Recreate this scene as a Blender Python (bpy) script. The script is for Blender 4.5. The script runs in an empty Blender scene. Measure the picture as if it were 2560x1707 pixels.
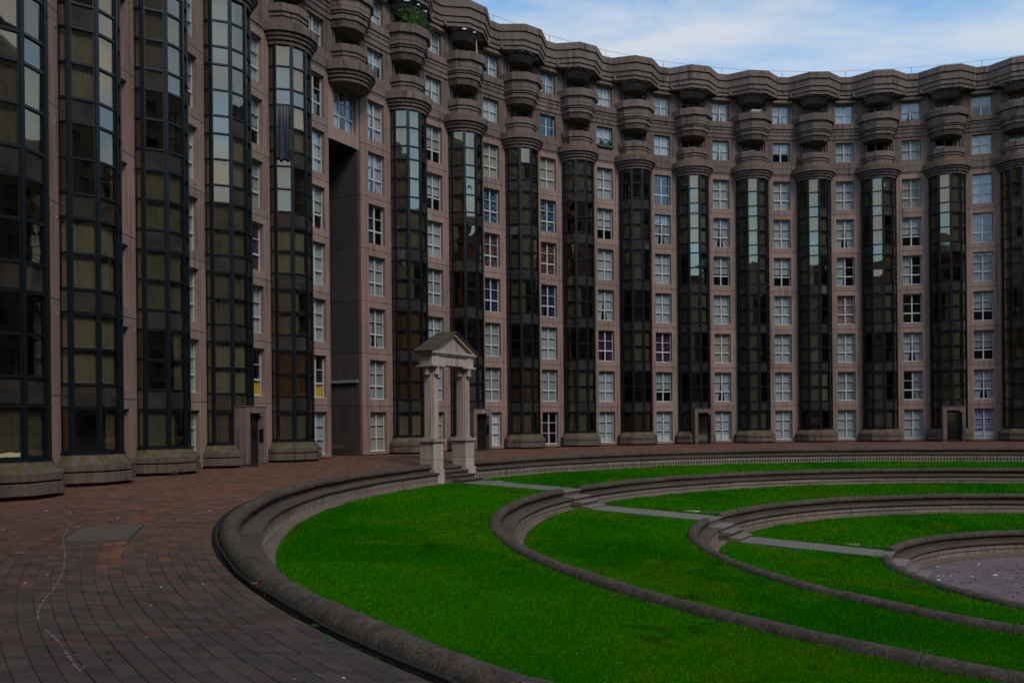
import bpy, math, random
import numpy as np
from mathutils import Matrix, Vector
random.seed(7); rng = np.random.default_rng(7)
R_ = math.radians
scene = bpy.context.scene

# ------------------------------------------------------------------ camera
CAM = Vector((0.0, 0.0, 1.83))
cam_d = bpy.data.cameras.new('camera'); cam = bpy.data.objects.new('camera', cam_d)
scene.collection.objects.link(cam); scene.camera = cam
cam.location = CAM; cam.rotation_euler = (R_(90), R_(0.55), 0)
cam_d.sensor_width = 36; cam_d.lens = 29.56; cam_d.shift_y = 0.0765
cam_d.clip_start = .1; cam_d.clip_end = 6000

# ------------------------------------------------------------------ world, sun, exposure
SUN_EL, SUN_AZ = R_(46), R_(148)      # azimuth clockwise from +Y
w = bpy.data.worlds.new('World'); scene.world = w; w.use_nodes = True
nt = w.node_tree; nt.nodes.clear(); N = nt.nodes.new; Lk = nt.links.new
out = N('ShaderNodeOutputWorld'); bg = N('ShaderNodeBackground'); bg.inputs[1].default_value = .15
sky = N('ShaderNodeTexSky'); sky.sky_type = 'NISHITA'; sky.sun_disc = False
sky.sun_elevation = SUN_EL; sky.sun_rotation = SUN_AZ; sky.air_density = 1.0; sky.dust_density = .3; sky.ozone_density = 4.0
tc = N('ShaderNodeTexCoord'); sep = N('ShaderNodeSeparateXYZ'); Lk(tc.outputs['Generated'], sep.inputs[0])
zc = N('ShaderNodeMath'); zc.operation = 'MAXIMUM'; Lk(sep.outputs[2], zc.inputs[0]); zc.inputs[1].default_value = 0.0
zz = N('ShaderNodeMath'); zz.operation = 'ADD'; Lk(zc.outputs[0], zz.inputs[0]); zz.inputs[1].default_value = .22
dx = N('ShaderNodeMath'); dx.operation = 'DIVIDE'; Lk(sep.outputs[0], dx.inputs[0]); Lk(zz.outputs[0], dx.inputs[1])
dy = N('ShaderNodeMath'); dy.operation = 'DIVIDE'; Lk(sep.outputs[1], dy.inputs[0]); Lk(zz.outputs[0], dy.inputs[1])
cmb = N('ShaderNodeCombineXYZ'); Lk(dx.outputs[0], cmb.inputs[0]); Lk(dy.outputs[0], cmb.inputs[1])
mp = N('ShaderNodeMapping'); Lk(cmb.outputs[0], mp.inputs[0]); mp.inputs['Rotation'].default_value = (0, 0, R_(-32)); mp.inputs['Scale'].default_value = (.8, 1.7, 1); mp.inputs['Location'].default_value = (3.1, 1.4, 0)
nz = N('ShaderNodeTexNoise'); nz.inputs['Scale'].default_value = 2.1; nz.inputs['Detail'].default_value = 9; nz.inputs['Roughness'].default_value = .58; nz.inputs['Distortion'].default_value = .35
Lk(mp.outputs[0], nz.inputs['Vector'])
rp = N('ShaderNodeValToRGB'); rp.color_ramp.elements[0].position = .40; rp.color_ramp.elements[1].position = .62
rp.color_ramp.elements[0].color = (.12, .12, .12, 1); rp.color_ramp.elements[1].color = (.92, .92, .92, 1)
Lk(nz.outputs['Fac'], rp.inputs[0])
cl = N('ShaderNodeMix'); cl.data_type = 'RGBA'; cl.blend_type = 'MIX'
Lk(rp.outputs[0], cl.inputs[0]); tn = N('ShaderNodeMix'); tn.data_type = 'RGBA'; tn.blend_type = 'MULTIPLY'; tn.inputs[0].default_value = 1; Lk(sky.outputs[0], tn.inputs[6]); tn.inputs[7].default_value = (.66, .82, .79, 1); Lk(tn.outputs[2], cl.inputs[6]); cl.inputs[7].default_value = (2.4, 2.55, 2.75, 1)
Lk(cl.outputs[2], bg.inputs[0]); Lk(bg.outputs[0], out.inputs[0])
sun_d = bpy.data.lights.new('sun', 'SUN'); sun_d.energy = .85; sun_d.angle = R_(20); sun_d.color = (1, .90, .78)
sun = bpy.data.objects.new('sun', sun_d); scene.collection.objects.link(sun)
sdir = Vector((math.sin(SUN_AZ)*math.cos(SUN_EL), math.cos(SUN_AZ)*math.cos(SUN_EL), math.sin(SUN_EL)))
sun.rotation_euler = (-sdir).to_track_quat('-Z', 'Y').to_euler(); sun.location = (0, 0, 60)
vs = scene.view_settings; vs.view_transform = 'Standard'; vs.look = 'None'; vs.gamma = 1; vs.exposure = 0.9; vs.use_curve_mapping = False
scene.cycles.use_denoising = True
scene.cycles.max_bounces = 6; scene.cycles.transparent_max_bounces = 12; scene.cycles.glossy_bounces = 3; scene.cycles.caustics_reflective = False; scene.cycles.caustics_refractive = False

# ------------------------------------------------------------------ measured plan
BC = (22.8924, 25.7799); BR = 36.1757; DPH = .1295; PH0 = -1.6995      # facade circle, bay angle
RC = (21.109, 24.442); RR = [27.979, 21.809, 15.718, 9.576]            # terrace rings
LEV = [-.225, -1.150, -2.019, -2.927]                                  # ground outside each ring
LOW = [-.951, -1.820, -2.728, -3.731]                                  # ground at the foot of each ring
FOOT = [1.025, 1.015, 1.015, .893]
AX0 = Vector((-2.62, 38.25, 0)); AXD = Vector((.854, -.52, 0)).normalized()   # stair axis, downhill
AXP = Vector((-AXD.y, AXD.x, 0))
J0, ST = 2.66, 2.80                                                    # first joint, storey
FIRST, LAST = -3, 26                                                   # column indices built
SLOT = 5
DOORS = (3, 7, 11, 15)

# ------------------------------------------------------------------ helpers
def link(o): scene.collection.objects.link(o)
WM = {}
class MB:
    def __init__(s): s.v = []; s.f = []; s.m = []; s.s = []
    def add(s, vs, fs, mi=0, sm=False):
        b = len(s.v); s.v.extend([tuple(p) for p in vs])
        for f in fs: s.f.append(tuple(b+i for i in f)); s.m.append(mi); s.s.append(sm)
    def box(s, x0, x1, y0, y1, z0, z1, M=None, mi=0):
        vs = [Vector((x, y, z)) for z in (z0, z1) for y in (y0, y1) for x in (x0, x1)]
        if M is not None: vs = [M @ p for p in vs]
        s.add(vs, [(0, 2, 3, 1), (4, 5, 7, 6), (0, 1, 5, 4), (2, 6, 7, 3), (0, 4, 6, 2), (1, 3, 7, 5)], mi)
    def bevbox(s, x0, x1, y0, y1, z0, z1, b=.01, M=None, mi=0):
        vs = []
        for z, i in ((z0, b), (z0+b, 0), (z1-b, 0), (z1, b)):
            vs += [Vector((x0+i, y0+i, z)), Vector((x1-i, y0+i, z)), Vector((x1-i, y1-i, z)), Vector((x0+i, y1-i, z))]
        if M is not None: vs = [M @ p for p in vs]
        fs = [(3, 2, 1, 0), (12, 13, 14, 15)]
        for k in range(3):
            for j in range(4):
                a = k*4+j; c = k*4+(j+1) % 4; fs.append((a, c, c+4, a+4))
        s.add(vs, fs, mi)
    def sweep(s, path, prof, closed=False, cap=True, mi=0, sm=False, M=None):
        """prof: list of (offset index fn) rings given as lists of points; path: list of rings"""
        n = len(path[0]); vs = [p for r in path for p in r]
        if M is not None: vs = [M @ Vector(p) for p in vs]
        fs = []
        for i in range(len(path)-1):
            for j in range(n if closed else n-1):
                a = i*n+j; c = i*n+(j+1) % n; fs.append((a, c, c+n, a+n))
        if cap and closed: fs.append(tuple(range(n-1, -1, -1))); fs.append(tuple((len(path)-1)*n+j for j in range(n)))
        s.add(vs, fs, mi, sm)
    def mesh(s, name, mats):
        me = bpy.data.meshes.new(name); me.from_pydata(s.v, [], s.f)
        for m in (mats if isinstance(mats, (list, tuple)) else [mats]): me.materials.append(m)
        if len(s.f):
            me.polygons.foreach_set('material_index', s.m); me.polygons.foreach_set('use_smooth', s.s)
        me.update(); return me
def obj(name, me, parent=None, M=None):
    """one mesh object; M is its world matrix"""
    M = M if M is not None else Matrix()
    o = bpy.data.objects.new(name, me); link(o); WM[o.name] = M
    if parent is not None:
        o.parent = parent; o.matrix_local = WM[parent.name].inverted() @ M
    else: o.matrix_world = M
    return o
def empty(name, M): return obj(name, None, None, M)
def tag(o, label=None, cat=None, group=None, kind=None):
    if label: o['label'] = label
    if cat: o['category'] = cat
    if group: o['group'] = group
    if kind: o['kind'] = kind
    return o
def frame(px, py, a, pz=0):
    """x = along wall to the right seen from the court, y = into the wall, z up"""
    t = Vector((math.cos(a), -math.sin(a), 0)); y = Vector((math.sin(a), math.cos(a), 0))
    return Matrix(((t.x, y.x, 0, px), (t.y, y.y, 0, py), (0, 0, 1, pz), (0, 0, 0, 1)))
def ang(i): return PH0 + DPH*i
def colP(i): return (BC[0]+BR*math.sin(ang(i)), BC[1]+BR*math.cos(ang(i)))
def colM(i, z=0): return frame(*colP(i), ang(i), z)
def bayM(i, z=0):
    a, b = colP(i), colP(i+1); return frame((a[0]+b[0])/2, (a[1]+b[1])/2, ang(i+.5), z)
T = lambda x, y, z: Matrix.Translation((x, y, z))
FP = 29.56/36*1024; CXP, CYP = 512, 341+.0765*1024
def proj(p):
    d = max(p[1], .01); return (CXP+FP*p[0]/d, CYP-FP*(p[2]-1.83)/d, p[1])
def inframe(p, m=40):
    if p[1] < .5: return False
    x, y, _ = proj(p); return -m < x < 1024+m and -m < y < 682+m

# ------------------------------------------------------------------ materials
def new_mat(name):
    m = bpy.data.materials.new(name); m.use_nodes = True; t = m.node_tree; b = t.nodes['Principled BSDF']; return m, t, b
def nd(t, kind, **kw):
    n = t.nodes.new(kind)
    for k, v in kw.items():
        if k.startswith('i_'): n.inputs[k[2:].replace('_', ' ')].default_value = v
        else: setattr(n, k, v)
    return n
def pos(t): return t.nodes.new('ShaderNodeNewGeometry').outputs['Position']
def noise(t, scale, detail=4, rough=.55, vec=None, stretch=None):
    n = nd(t, 'ShaderNodeTexNoise'); n.inputs['Scale'].default_value = scale; n.inputs['Detail'].default_value = detail; n.inputs['Roughness'].default_value = rough
    v = vec if vec is not None else pos(t)
    if stretch:
        m = nd(t, 'ShaderNodeMapping'); m.inputs['Scale'].default_value = stretch; t.links.new(v, m.inputs[0]); v = m.outputs[0]
    t.links.new(v, n.inputs['Vector']); return n.outputs['Fac']
def ramp(t, src, stops):
    r = nd(t, 'ShaderNodeValToRGB'); e = r.color_ramp.elements
    while len(e) < len(stops): e.new(.5)
    for k, (p, c) in enumerate(stops):
        e[k].position = p; c = c if hasattr(c, '__len__') else (c, c, c); e[k].color = (*c, 1)
    t.links.new(src, r.inputs[0]); return r.outputs[0]
def mixc(t, fac, a, b, mode='MIX'):
    m = nd(t, 'ShaderNodeMix'); m.data_type = 'RGBA'; m.blend_type = mode
    for k, v in ((0, fac), (6, a), (7, b)):
        if hasattr(v, 'is_output') or isinstance(v, bpy.types.NodeSocket): t.links.new(v, m.inputs[k])
        elif k == 0: m.inputs[0].default_value = v
        else: m.inputs[k].default_value = (*v, 1) if len(v) == 3 else v
    return m.outputs[2]
def math_(t, op, a, b):
    m = nd(t, 'ShaderNodeMath', operation=op)
    for k, v in ((0, a), (1, b)):
        if isinstance(v, bpy.types.NodeSocket): t.links.new(v, m.inputs[k])
        else: m.inputs[k].default_value = v
    return m.outputs[0]
def bump(t, b, h, strength=.3, dist=.01):
    n = nd(t, 'ShaderNodeBump'); n.inputs['Strength'].default_value = strength; n.inputs['Distance'].default_value = dist
    t.links.new(h, n.inputs['Height']); t.links.new(n.outputs[0], b.inputs['Normal'])
def up(t):
    s = nd(t, 'ShaderNodeSeparateXYZ'); t.links.new(t.nodes.new('ShaderNodeNewGeometry').outputs['Normal'], s.inputs[0]); return s.outputs[2]

def concrete(name, c, stain=.5, moss=0, mossc=(.10, .105, .035), rough=.88, speck=.22, streak=True, lichen=None, blotch=.3):
    m, t, b = new_mat(name)
    oi = nd(t, 'ShaderNodeObjectInfo')
    col = mixc(t, noise(t, .35, 5), [x*(1-blotch*.5) for x in c], [min(1, x*(1+blotch*.5)) for x in c])
    rv = math_(t, 'ADD', math_(t, 'MULTIPLY', oi.outputs['Random'], .26), .86)
    rr = nd(t, 'ShaderNodeCombineColor'); [t.links.new(rv, rr.inputs[k]) for k in range(3)]
    col = mixc(t, 1, col, rr.outputs[0], 'MULTIPLY')
    sp = noise(t, 70 if speck < .5 else 38, 4, .75); col = mixc(t, 1, col, ramp(t, sp, [(.3, 1-speck*1.6), (.5, 1.0), (.72, 1+speck)]), 'MULTIPLY')
    if speck >= .5:
        col = mixc(t, ramp(t, noise(t, 5.5, 7, .72), [(.47, 0), (.56, .75), (.7, .85)]), col, (.040, .033, .028)); col = mixc(t, ramp(t, noise(t, 8, 8, .78), [(.57, 0), (.66, .5)]), col, (.21, .18, .155))
    if streak:
        s = noise(t, 1.0, 5, .6, stretch=(5.5, 5.5, .32)); g = noise(t, .5, 3)
        f = math_(t, 'MULTIPLY', ramp(t, s, [(.46, 0), (.68, 1)]), ramp(t, g, [(.35, .2), (.6, 1)]))
        col = mixc(t, math_(t, 'MULTIPLY', f, stain), col, [x*.32 for x in c])
        s2 = noise(t, .8, 4, .6, stretch=(9, 9, .5)); col = mixc(t, math_(t, 'MULTIPLY', ramp(t, s2, [(.6, 0), (.8, 1)]), stain*.5), col, (min(1, c[0]*1.35), min(1, c[1]*1.4), min(1, c[2]*1.42)))
    if moss:
        g = noise(t, 2.6, 6, .7); u = ramp(t, up(t), [(.05, 0), (.6, 1)])
        f = math_(t, 'MULTIPLY', math_(t, 'MULTIPLY', ramp(t, g, [(.40, 0), (.58, 1)]), u), moss); col = mixc(t, f, col, mossc)
    if lichen:
        g = noise(t, 5, 7, .75); g2 = noise(t, .23, 2); u = ramp(t, up(t), [(-.1, 0), (.2, .75), (.7, 1)])
        f = math_(t, 'MULTIPLY', math_(t, 'MULTIPLY', ramp(t, g, [(.46, 0), (.56, 1)]), u), ramp(t, g2, [(.43, 0), (.55, .95)])); col = mixc(t, f, col, lichen)
    t.links.new(col, b.inputs['Base Color']); b.inputs['Roughness'].default_value = rough; b.inputs['Specular IOR Level'].default_value = .25
    h = math_(t, 'ADD', math_(t, 'MULTIPLY', sp, .35), noise(t, 9, 4)); bump(t, b, h, .35 if speck < .5 else .8, .012 if speck < .5 else .022)
    return m
def plain(name, c, rough=.6, spec=.4, metal=0, var=.12, scale=4, bumpd=0):
    m, t, b = new_mat(name)
    col = mixc(t, noise(t, scale, 4), [x*(1-var) for x in c], [min(1, x*(1+var)) for x in c])
    t.links.new(col, b.inputs['Base Color']); b.inputs['Roughness'].default_value = rough; b.inputs['Specular IOR Level'].default_value = spec; b.inputs['Metallic'].default_value = metal
    if bumpd: bump(t, b, noise(t, scale*6, 4), .4, bumpd)
    return m
def glass(name, tint, refl, base, wav, rough=.012):
    m, t, b = new_mat(name); t.nodes.remove(b); o = t.nodes['Material Output']
    tr = nd(t, 'ShaderNodeBsdfTransparent'); tr.inputs[0].default_value = (*tint, 1)
    gl = nd(t, 'ShaderNodeBsdfGlossy'); gl.inputs['Color'].default_value = (*refl, 1); gl.inputs['Roughness'].default_value = rough
    lw = nd(t, 'ShaderNodeLayerWeight'); lw.inputs[0].default_value = .5
    f = math_(t, 'ADD', math_(t, 'MULTIPLY', math_(t, 'POWER', lw.outputs['Facing'], 4.5), 1-base), base)
    bp = nd(t, 'ShaderNodeBump'); bp.inputs['Strength'].default_value = 1; bp.inputs['Distance'].default_value = wav
    t.links.new(math_(t, 'ADD', noise(t, 1.1, 1, .4), math_(t, 'MULTIPLY', noise(t, 3.1, 1, .4, stretch=(1, 1, .6)), .25)), bp.inputs['Height'])
    t.links.new(bp.outputs[0], gl.inputs['Normal'])
    mx = nd(t, 'ShaderNodeMixShader'); t.links.new(f, mx.inputs[0]); t.links.new(tr.outputs[0], mx.inputs[1]); t.links.new(gl.outputs[0], mx.inputs[2]); t.links.new(mx.outputs[0], o.inputs[0])
    return m
def fabric(name, c, pattern=None, dens=.5):
    m, t, b = new_mat(name)
    col = mixc(t, noise(t, 1, 3, stretch=(14, 14, .4)), [x*.5 for x in c], [min(1, x*1.2) for x in c])  # vertical light and dark streaks put pleat shading into the colour
    if pattern:
        v = nd(t, 'ShaderNodeTexVoronoi'); v.inputs['Scale'].default_value = 9; t.links.new(pos(t), v.inputs['Vector'])
        col = mixc(t, ramp(t, v.outputs['Distance'], [(.28, 1), (.34, 0)]), col, pattern)
    t.links.new(col, b.inputs['Base Color']); b.inputs['Roughness'].default_value = .95; b.inputs['Specular IOR Level'].default_value = .1
    return m
M = {}
M['wall'] = concrete('wall_concrete', (.318, .215, .182), stain=.72, blotch=.36)
M['wall_up'] = concrete('weathered_concrete', (.190, .140, .122), stain=1.0, moss=.6, mossc=(.07, .062, .05), blotch=.5, lichen=(.30, .17, .02))
M['base'] = concrete('plinth_concrete', (.140, .106, .090), stain=.95, moss=.95, mossc=(.075, .070, .016), blotch=.6)
M['passage'] = concrete('shaded_passage_concrete', (.068, .060, .056), stain=.6)  # wall concrete darkened so the passage's shade sits in its base colour
M['coping'] = concrete('coping_stone', (.098, .078, .064), stain=.6, moss=.4, mossc=(.05, .045, .022), streak=False, speck=.75, blotch=.9)
M['bench'] = concrete('bench_stone', (.078, .062, .050), stain=.5, streak=False, speck=.3, blotch=.8)
M['fascia'] = concrete('fascia_stone', (.265, .212, .183), stain=.7, speck=.15)
M['kerb'] = concrete('kerb_stone', (.145, .107, .086), stain=.5, streak=False, speck=.25, blotch=.5)
M['portico'] = concrete('portico_stone', (.46, .37, .335), stain=.75, speck=.1, moss=.6, mossc=(.13, .12, .085))
M['roofmoss'] = concrete('mossy_slab', (.07, .06, .048), stain=.5, moss=.8, mossc=(.055, .055, .012), streak=False)
M['path'] = concrete('path_concrete', (.165, .150, .14), streak=False, speck=.12, blotch=.3)
M['metal'] = plain('dark_bronze_metal', (.012, .017, .023), .32, .5, .35)
M['white'] = plain('white_window_paint', (.50, .52, .52), .5, .3, 0, .08)
M['sill'] = plain('pale_sill_paint', (.52, .51, .47), .6, .3)
M['dark'] = plain('dark_interior', (.025, .021, .018), .9, .1)  # near-black colour puts the darkness of unlit rooms into these surfaces
M['bronze'] = glass('bronze_glass', (.80, .79, .73), (.93, .78, .60), .17, .0032)
M['spandrel'] = None
M['clear'] = glass('clear_glass', (.97, .985, .985), (.95, .97, 1), .045, .0015)
def spandrel_mat():
    m, t, b = new_mat('spandrel_glass'); o = t.nodes['Material Output']; b.inputs['Roughness'].default_value = .7; b.inputs['Specular IOR Level'].default_value = 0
    t.links.new(ramp(t, noise(t, .9, 4), [(.3, (.030, .027, .025)), (.7, (.065, .058, .050))]), b.inputs['Base Color'])
    gl = nd(t, 'ShaderNodeBsdfGlossy'); gl.inputs['Color'].default_value = (.93, .80, .64, 1); gl.inputs['Roughness'].default_value = .03
    lw = nd(t, 'ShaderNodeLayerWeight'); lw.inputs[0].default_value = .5; f = math_(t, 'ADD', math_(t, 'MULTIPLY', math_(t, 'POWER', lw.outputs['Facing'], 4.5), .7), .24)
    bp = nd(t, 'ShaderNodeBump'); bp.inputs['Strength'].default_value = 1; bp.inputs['Distance'].default_value = .0035; t.links.new(noise(t, 1.1, 1, .4), bp.inputs['Height']); t.links.new(bp.outputs[0], gl.inputs['Normal'])
    mx = nd(t, 'ShaderNodeMixShader'); t.links.new(f, mx.inputs[0]); t.links.new(b.outputs[0], mx.inputs[1]); t.links.new(gl.outputs[0], mx.inputs[2]); t.links.new(mx.outputs[0], o.inputs[0]); return m
M['spandrel'] = spandrel_mat()
CUR = dict(white=fabric('white_curtain', (.44, .46, .48)), lilac=fabric('lilac_curtain', (.44, .43, .53)), grey=fabric('grey_net_curtain', (.33, .345, .355)),
           beige=fabric('beige_curtain', (.42, .38, .31)), navy=fabric('navy_curtain', (.03, .035, .09)), plum=fabric('plum_curtain', (.07, .025, .06)),
           star=fabric('blue_star_curtain', (.02, .06, .12), (.4, .5, .6)), red=fabric('red_floral_curtain', (.11, .03, .032), (.28, .25, .23)),
           teal=fabric('teal_curtain', (.02, .12, .13)), pink=fabric('pink_curtain', (.30, .19, .20)), yellow=fabric('yellow_board', (.75, .42, .02)),
           blind=fabric('white_shutter', (.42, .46, .49)), blue=fabric('lavender_shutter', (.30, .32, .50)), paper=fabric('paper_sheet', (.66, .70, .76)))
CC = dict(olive=fabric('olive_net', (.31, .305, .25)), tan=fabric('tan_net', (.33, .305, .27)), brown=fabric('brown_drape', (.22, .13, .075)), ash=fabric('ash_net', (.30, .295, .28)), wine=fabric('wine_drape', (.10, .035, .03)), pale=fabric('pale_drape', (.50, .49, .42)))

# ------------------------------------------------------------------ shared meshes of the facade
def ring_pts(r, z, poly=True, n=24, a0=-90, a1=90):
    if poly == 'shaft': angs = [-72, -36, 0, 36, 72]
    elif poly: angs = [-90, -54, -18, 18, 54, 90]
    else: angs = [a0+(a1-a0)*k/n for k in range(n+1)]
    return [(r*math.sin(R_(a)), -r*math.cos(R_(a)), z) for a in angs]
def lathe(mb, prof, poly=True, back=.1, mi=0, n=24, sm=False):
    """stack of half rings; prof = [(r,z)...] bottom to top, closed to the wall"""
    rings = []
    for r, z in prof:
        p = ring_pts(r, z, poly, n); rings.append([(p[0][0], back, z)]+p+[(p[-1][0], back, z)])
    k = len(rings[0]); vs = [q for r in rings for q in r]; fs = []
    for i in range(len(rings)-1):
        for j in range(k-1): fs.append((i*k+j, i*k+j+1, (i+1)*k+j+1, (i+1)*k+j))
    mb.add(vs, fs, mi, sm)
    b = len(mb.v); mb.add(rings[0], [tuple(range(k-1, -1, -1))], mi); mb.add(rings[-1], [tuple(range(k))], mi)
SH = 1.23                                     # shaft radius (decagon with a corner on the axis)
GZ = [1.0, 2.30]
for k in range(6): GZ += [J0+ST*k+.36, J0+ST*k+1.40, J0+ST*k+2.44]
GZ[-1] = 19.06
ROWKIND = ['ground']+['spandrel', 'vision', 'vision']*6
SX = SH*math.sin(R_(72)); SY = SH*math.cos(R_(72))
def facetM(k):
    """0 and 5 are the short sides next to the wall, 1-4 the main facets"""
    a = R_(-90+36*k) if k in (0, 5) else R_(-54+36*(k-1)); a = R_(90) if k == 5 else a; c = SH*math.cos(R_(18))
    x, y = (-SX, -SY/2) if k == 0 else ((SX, -SY/2) if k == 5 else (c*math.sin(a), -c*math.cos(a)))
    return Matrix(((math.cos(a), -math.sin(a), 0, x), (math.sin(a), math.cos(a), 0, y), (0, 0, 1, 0), (0, 0, 0, 1)))
CHK = [SY]+[2*SH*math.sin(R_(18))]*4+[SY]
def row_ok(k, r, door): return not (door and r == 0 and k in (2, 3))
def shaft_mesh(door):
    mb = MB()
    for j in range(5):
        a = -72+36*j; p = Matrix.Rotation(R_(a), 4, 'Z') @ Matrix.Translation((0, -SH, 0))
        z0 = 2.26 if (door and j == 2) else .96
        mb.bevbox(-.055, .055, -.035, .11, z0, 19.06, .012, p)
    for sg in (-1, 1): mb.box(sg*SX-.04, sg*SX+.04, -.05, .02, .96, 19.06)
    for k in range(6):
        F = facetM(k); CH = CHK[k]
        for r, z in enumerate(GZ):
            if door and k in (2, 3) and r == 0: continue
            h = .045 if 0 < r < len(GZ)-1 else .06
            mb.box(-CH/2+.03, CH/2-.03, -.028, .085, z-h, z+h*.6, F)
        for r in range(len(GZ)-1):
            if not row_ok(k, r, door): continue
            for sg in (-1, 1): mb.box(sg*(CH/2-.064)-.024, sg*(CH/2-.064)+.024, -.012, .07, GZ[r], GZ[r+1], F)
        if not (door and k in (2, 3)): mb.box(-CH/2-.02, CH/2+.02, -.09, .06, .93, .965, F)
    return mb.mesh('column_mullions', M['metal'])
def interior_mesh():
    mb = MB()
    for k in range(-1, 7):
        z = J0+ST*k if k >= 0 else 1.02
        lathe(mb, [(1.10, z-.22 if k >= 0 else .9), (1.10, z+.12 if k >= 0 else z)], poly='shaft', back=.3)
    mb.box(-1.12, 1.12, .9, .95, .3, 19.4)
    return mb.mesh('column_interior', M['dark'])
def pleat_mesh(mat, a0, a1, h, drop=0):
    mb = MB(); n = int((a1-a0)*1.1); rows = []
    for z in (0, h):
        r_ = []
        for j in range(n+1):
            a = a0+(a1-a0)*j/n; rr = 1.075+.022*math.sin(j*2.1+(.4 if z else 0))+.012*math.sin(j*.7)
            # follow the polygon
            m = (a % 36)-18; rr *= math.cos(R_(18))/math.cos(R_(m))*1.02
            r_.append((rr*math.sin(R_(a)), -rr*math.cos(R_(a)), z))
        rows.append(r_)
    mb.sweep(rows, None, sm=True); return mb.mesh('column_curtain', mat)
PWK = [c-.165 for c in CHK]
def pane_mesh(wd, h, mat, name):
    mb = MB(); mb.box(-wd/2, wd/2, 0, .014, -h/2, h/2); return mb.mesh(name, mat)
PANES = {}
for kind in ('ground', 'vision', 'spandrel'):
    h = {'ground': 1.30, 'vision': 1.04, 'spandrel': .72}[kind]-.075
    for k in (0, 1): PANES[kind, k] = pane_mesh(PWK[k], h, M['spandrel'] if kind == 'spandrel' else M['bronze'], 'column_'+kind+'_pane')
BPROF = [(1.42, -.05), (1.42, .11), (1.60, .11), (1.60, .385), (1.58, .40), (1.40, .395), (1.40, .455), (1.58, .45), (1.585, .63), (1.56, .645), (1.51, .665), (1.31, .88), (1.305, .93)]
def base_mesh(door, side=0):
    mb = MB()
    if not door: lathe(mb, BPROF, poly='shaft')
    else:
        for sg in (side,):           # a cheek, cut off at the portal
            rows = []
            for r, z in BPROF:
                x7, y7, x3, y3 = r*math.sin(R_(72)), -r*math.cos(R_(72)), r*math.sin(R_(36)), -r*math.cos(R_(36)); f = (x3-.71)/x3
                rows.append([(sg*x, y, z) for x, y in ((x7, .1), (x7, y7), (x3, y3), (.71, y3+(-r-y3)*f), (.71, .1))])
            mb.sweep(rows, None, closed=True)
    return mb.mesh('column_plinth', M['base'])
def bowl_mesh():
    mb = MB()
    lathe(mb, [(1.22, 19.0), (1.28, 19.03), (1.29, 19.16), (1.20, 19.165), (1.20, 19.205), (1.37, 19.21), (1.39, 19.33), (1.29, 19.335), (1.29, 19.373), (1.46, 19.378), (1.48, 19.49), (1.37, 19.495), (1.37, 19.545), (1.575, 19.55), (1.60, 19.93), (1.56, 19.955), (1.1, 19.96)], poly=False, n=28, mi=0)
    return mb.mesh('round_bowl', M['wall_up'])
def parapet_profile(mb, prof, inner, floor, mi=0):
    lathe(mb, prof, mi=mi)
def parapet_mesh():
    mb = MB()
    prof = [(1.115, 19.9), (1.115, 20.36), (1.075, 20.37), (1.075, 20.39), (1.165, 20.395), (1.165, 20.56), (1.12, 20.565), (1.12, 20.585), (1.235, 20.59), (1.235, 20.935), (1.22, 20.95), (1.06, 20.95), (1.06, 20.02), (.2, 20.02)]
    lathe(mb, prof); return mb.mesh('balcony_parapet', M['wall_up'])
def balcony_mesh():
    mb = MB()
    prof = [(1.0, 21.86), (1.07, 21.87), (1.19, 22.16), (1.11, 22.165), (1.11, 22.2), (1.26, 22.205), (1.265, 22.43), (1.16, 22.435), (1.16, 22.47), (1.33, 22.475), (1.335, 22.76), (1.22, 22.765), (1.22, 22.80), (1.42, 22.805), (1.425, 23.16), (1.29, 23.165), (1.29, 23.195), (1.57, 23.2), (1.585, 23.64), (1.56, 23.665), (1.40, 23.665), (1.40, 22.6), (.2, 22.6)]
    lathe(mb, prof); return mb.mesh('faceted_balcony', M['wall_up'])
COR = [(-2.30, -.63), (-1.90, -.63), (-.675, -1.60), (.675, -1.60), (1.90, -.63), (2.30, -.63)]
def cornice_mesh():
    mb = MB()
    prof = [(0.30, 25.08), (.0+.235, 25.08), (.235, 25.29), (.33, 25.295), (.33, 25.328), (.16, 25.33), (.16, 25.61), (.27, 25.615), (.27, 25.648), (.085, 25.65), (.085, 26.12), (.20, 26.125), (.20, 26.158), (.0, 26.16), (.0, 26.585), (.02, 26.60), (.40, 26.60), (.40, 25.08)]
    path = []
    for j, (x, y) in enumerate(COR):
        k = 0 if j in (0, 5) else (.12 if j in (1, 4) else -.30)
        s = 1 if x > 0 else -1
        path.append([(x+(s*(o*k) if j not in (0, 5) else 0), y+o, z) for o, z in prof])
    mb.sweep(path, None, closed=False); return mb.mesh('cornice_length', M['wall_up'])
def cornice_under_mesh():
    mb = MB()
    for x, xe, ye in ((-1.75, -1.75, -.62), (-.52, -.85, -1.12), (0, 0, -1.2), (.52, .85, -1.12), (1.75, 1.75, -.62)):
        d = Vector((xe-x, ye-.1, 0)); L = d.length; a = math.atan2(d.y, d.x)
        mb.box(0, L, -.07, .07, 25.12, 25.42, T(x, .1, 0) @ Matrix.Rotation(a, 4, 'Z'))
    return mb.mesh('cornice_beams', M['wall_up'])
def disc_mesh():
    mb = MB(); lathe(mb, [(.78, 24.62), (.98, 24.84), (1.02, 24.86), (1.02, 25.10), (.98, 25.115)], poly=False, n=20); return mb.mesh('balcony_canopy', M['wall_up'])
def soffit_mesh():
    mb = MB()
    mb.box(-2.32, -1.05, -.42, .3, 25.14, 25.24); mb.box(1.05, 2.32, -.42, .3, 25.14, 25.24); mb.box(-1.05, 1.05, -.30, .3, 25.14, 25.24)
    return mb.mesh('cornice_soffit', M['wall'])
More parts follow.
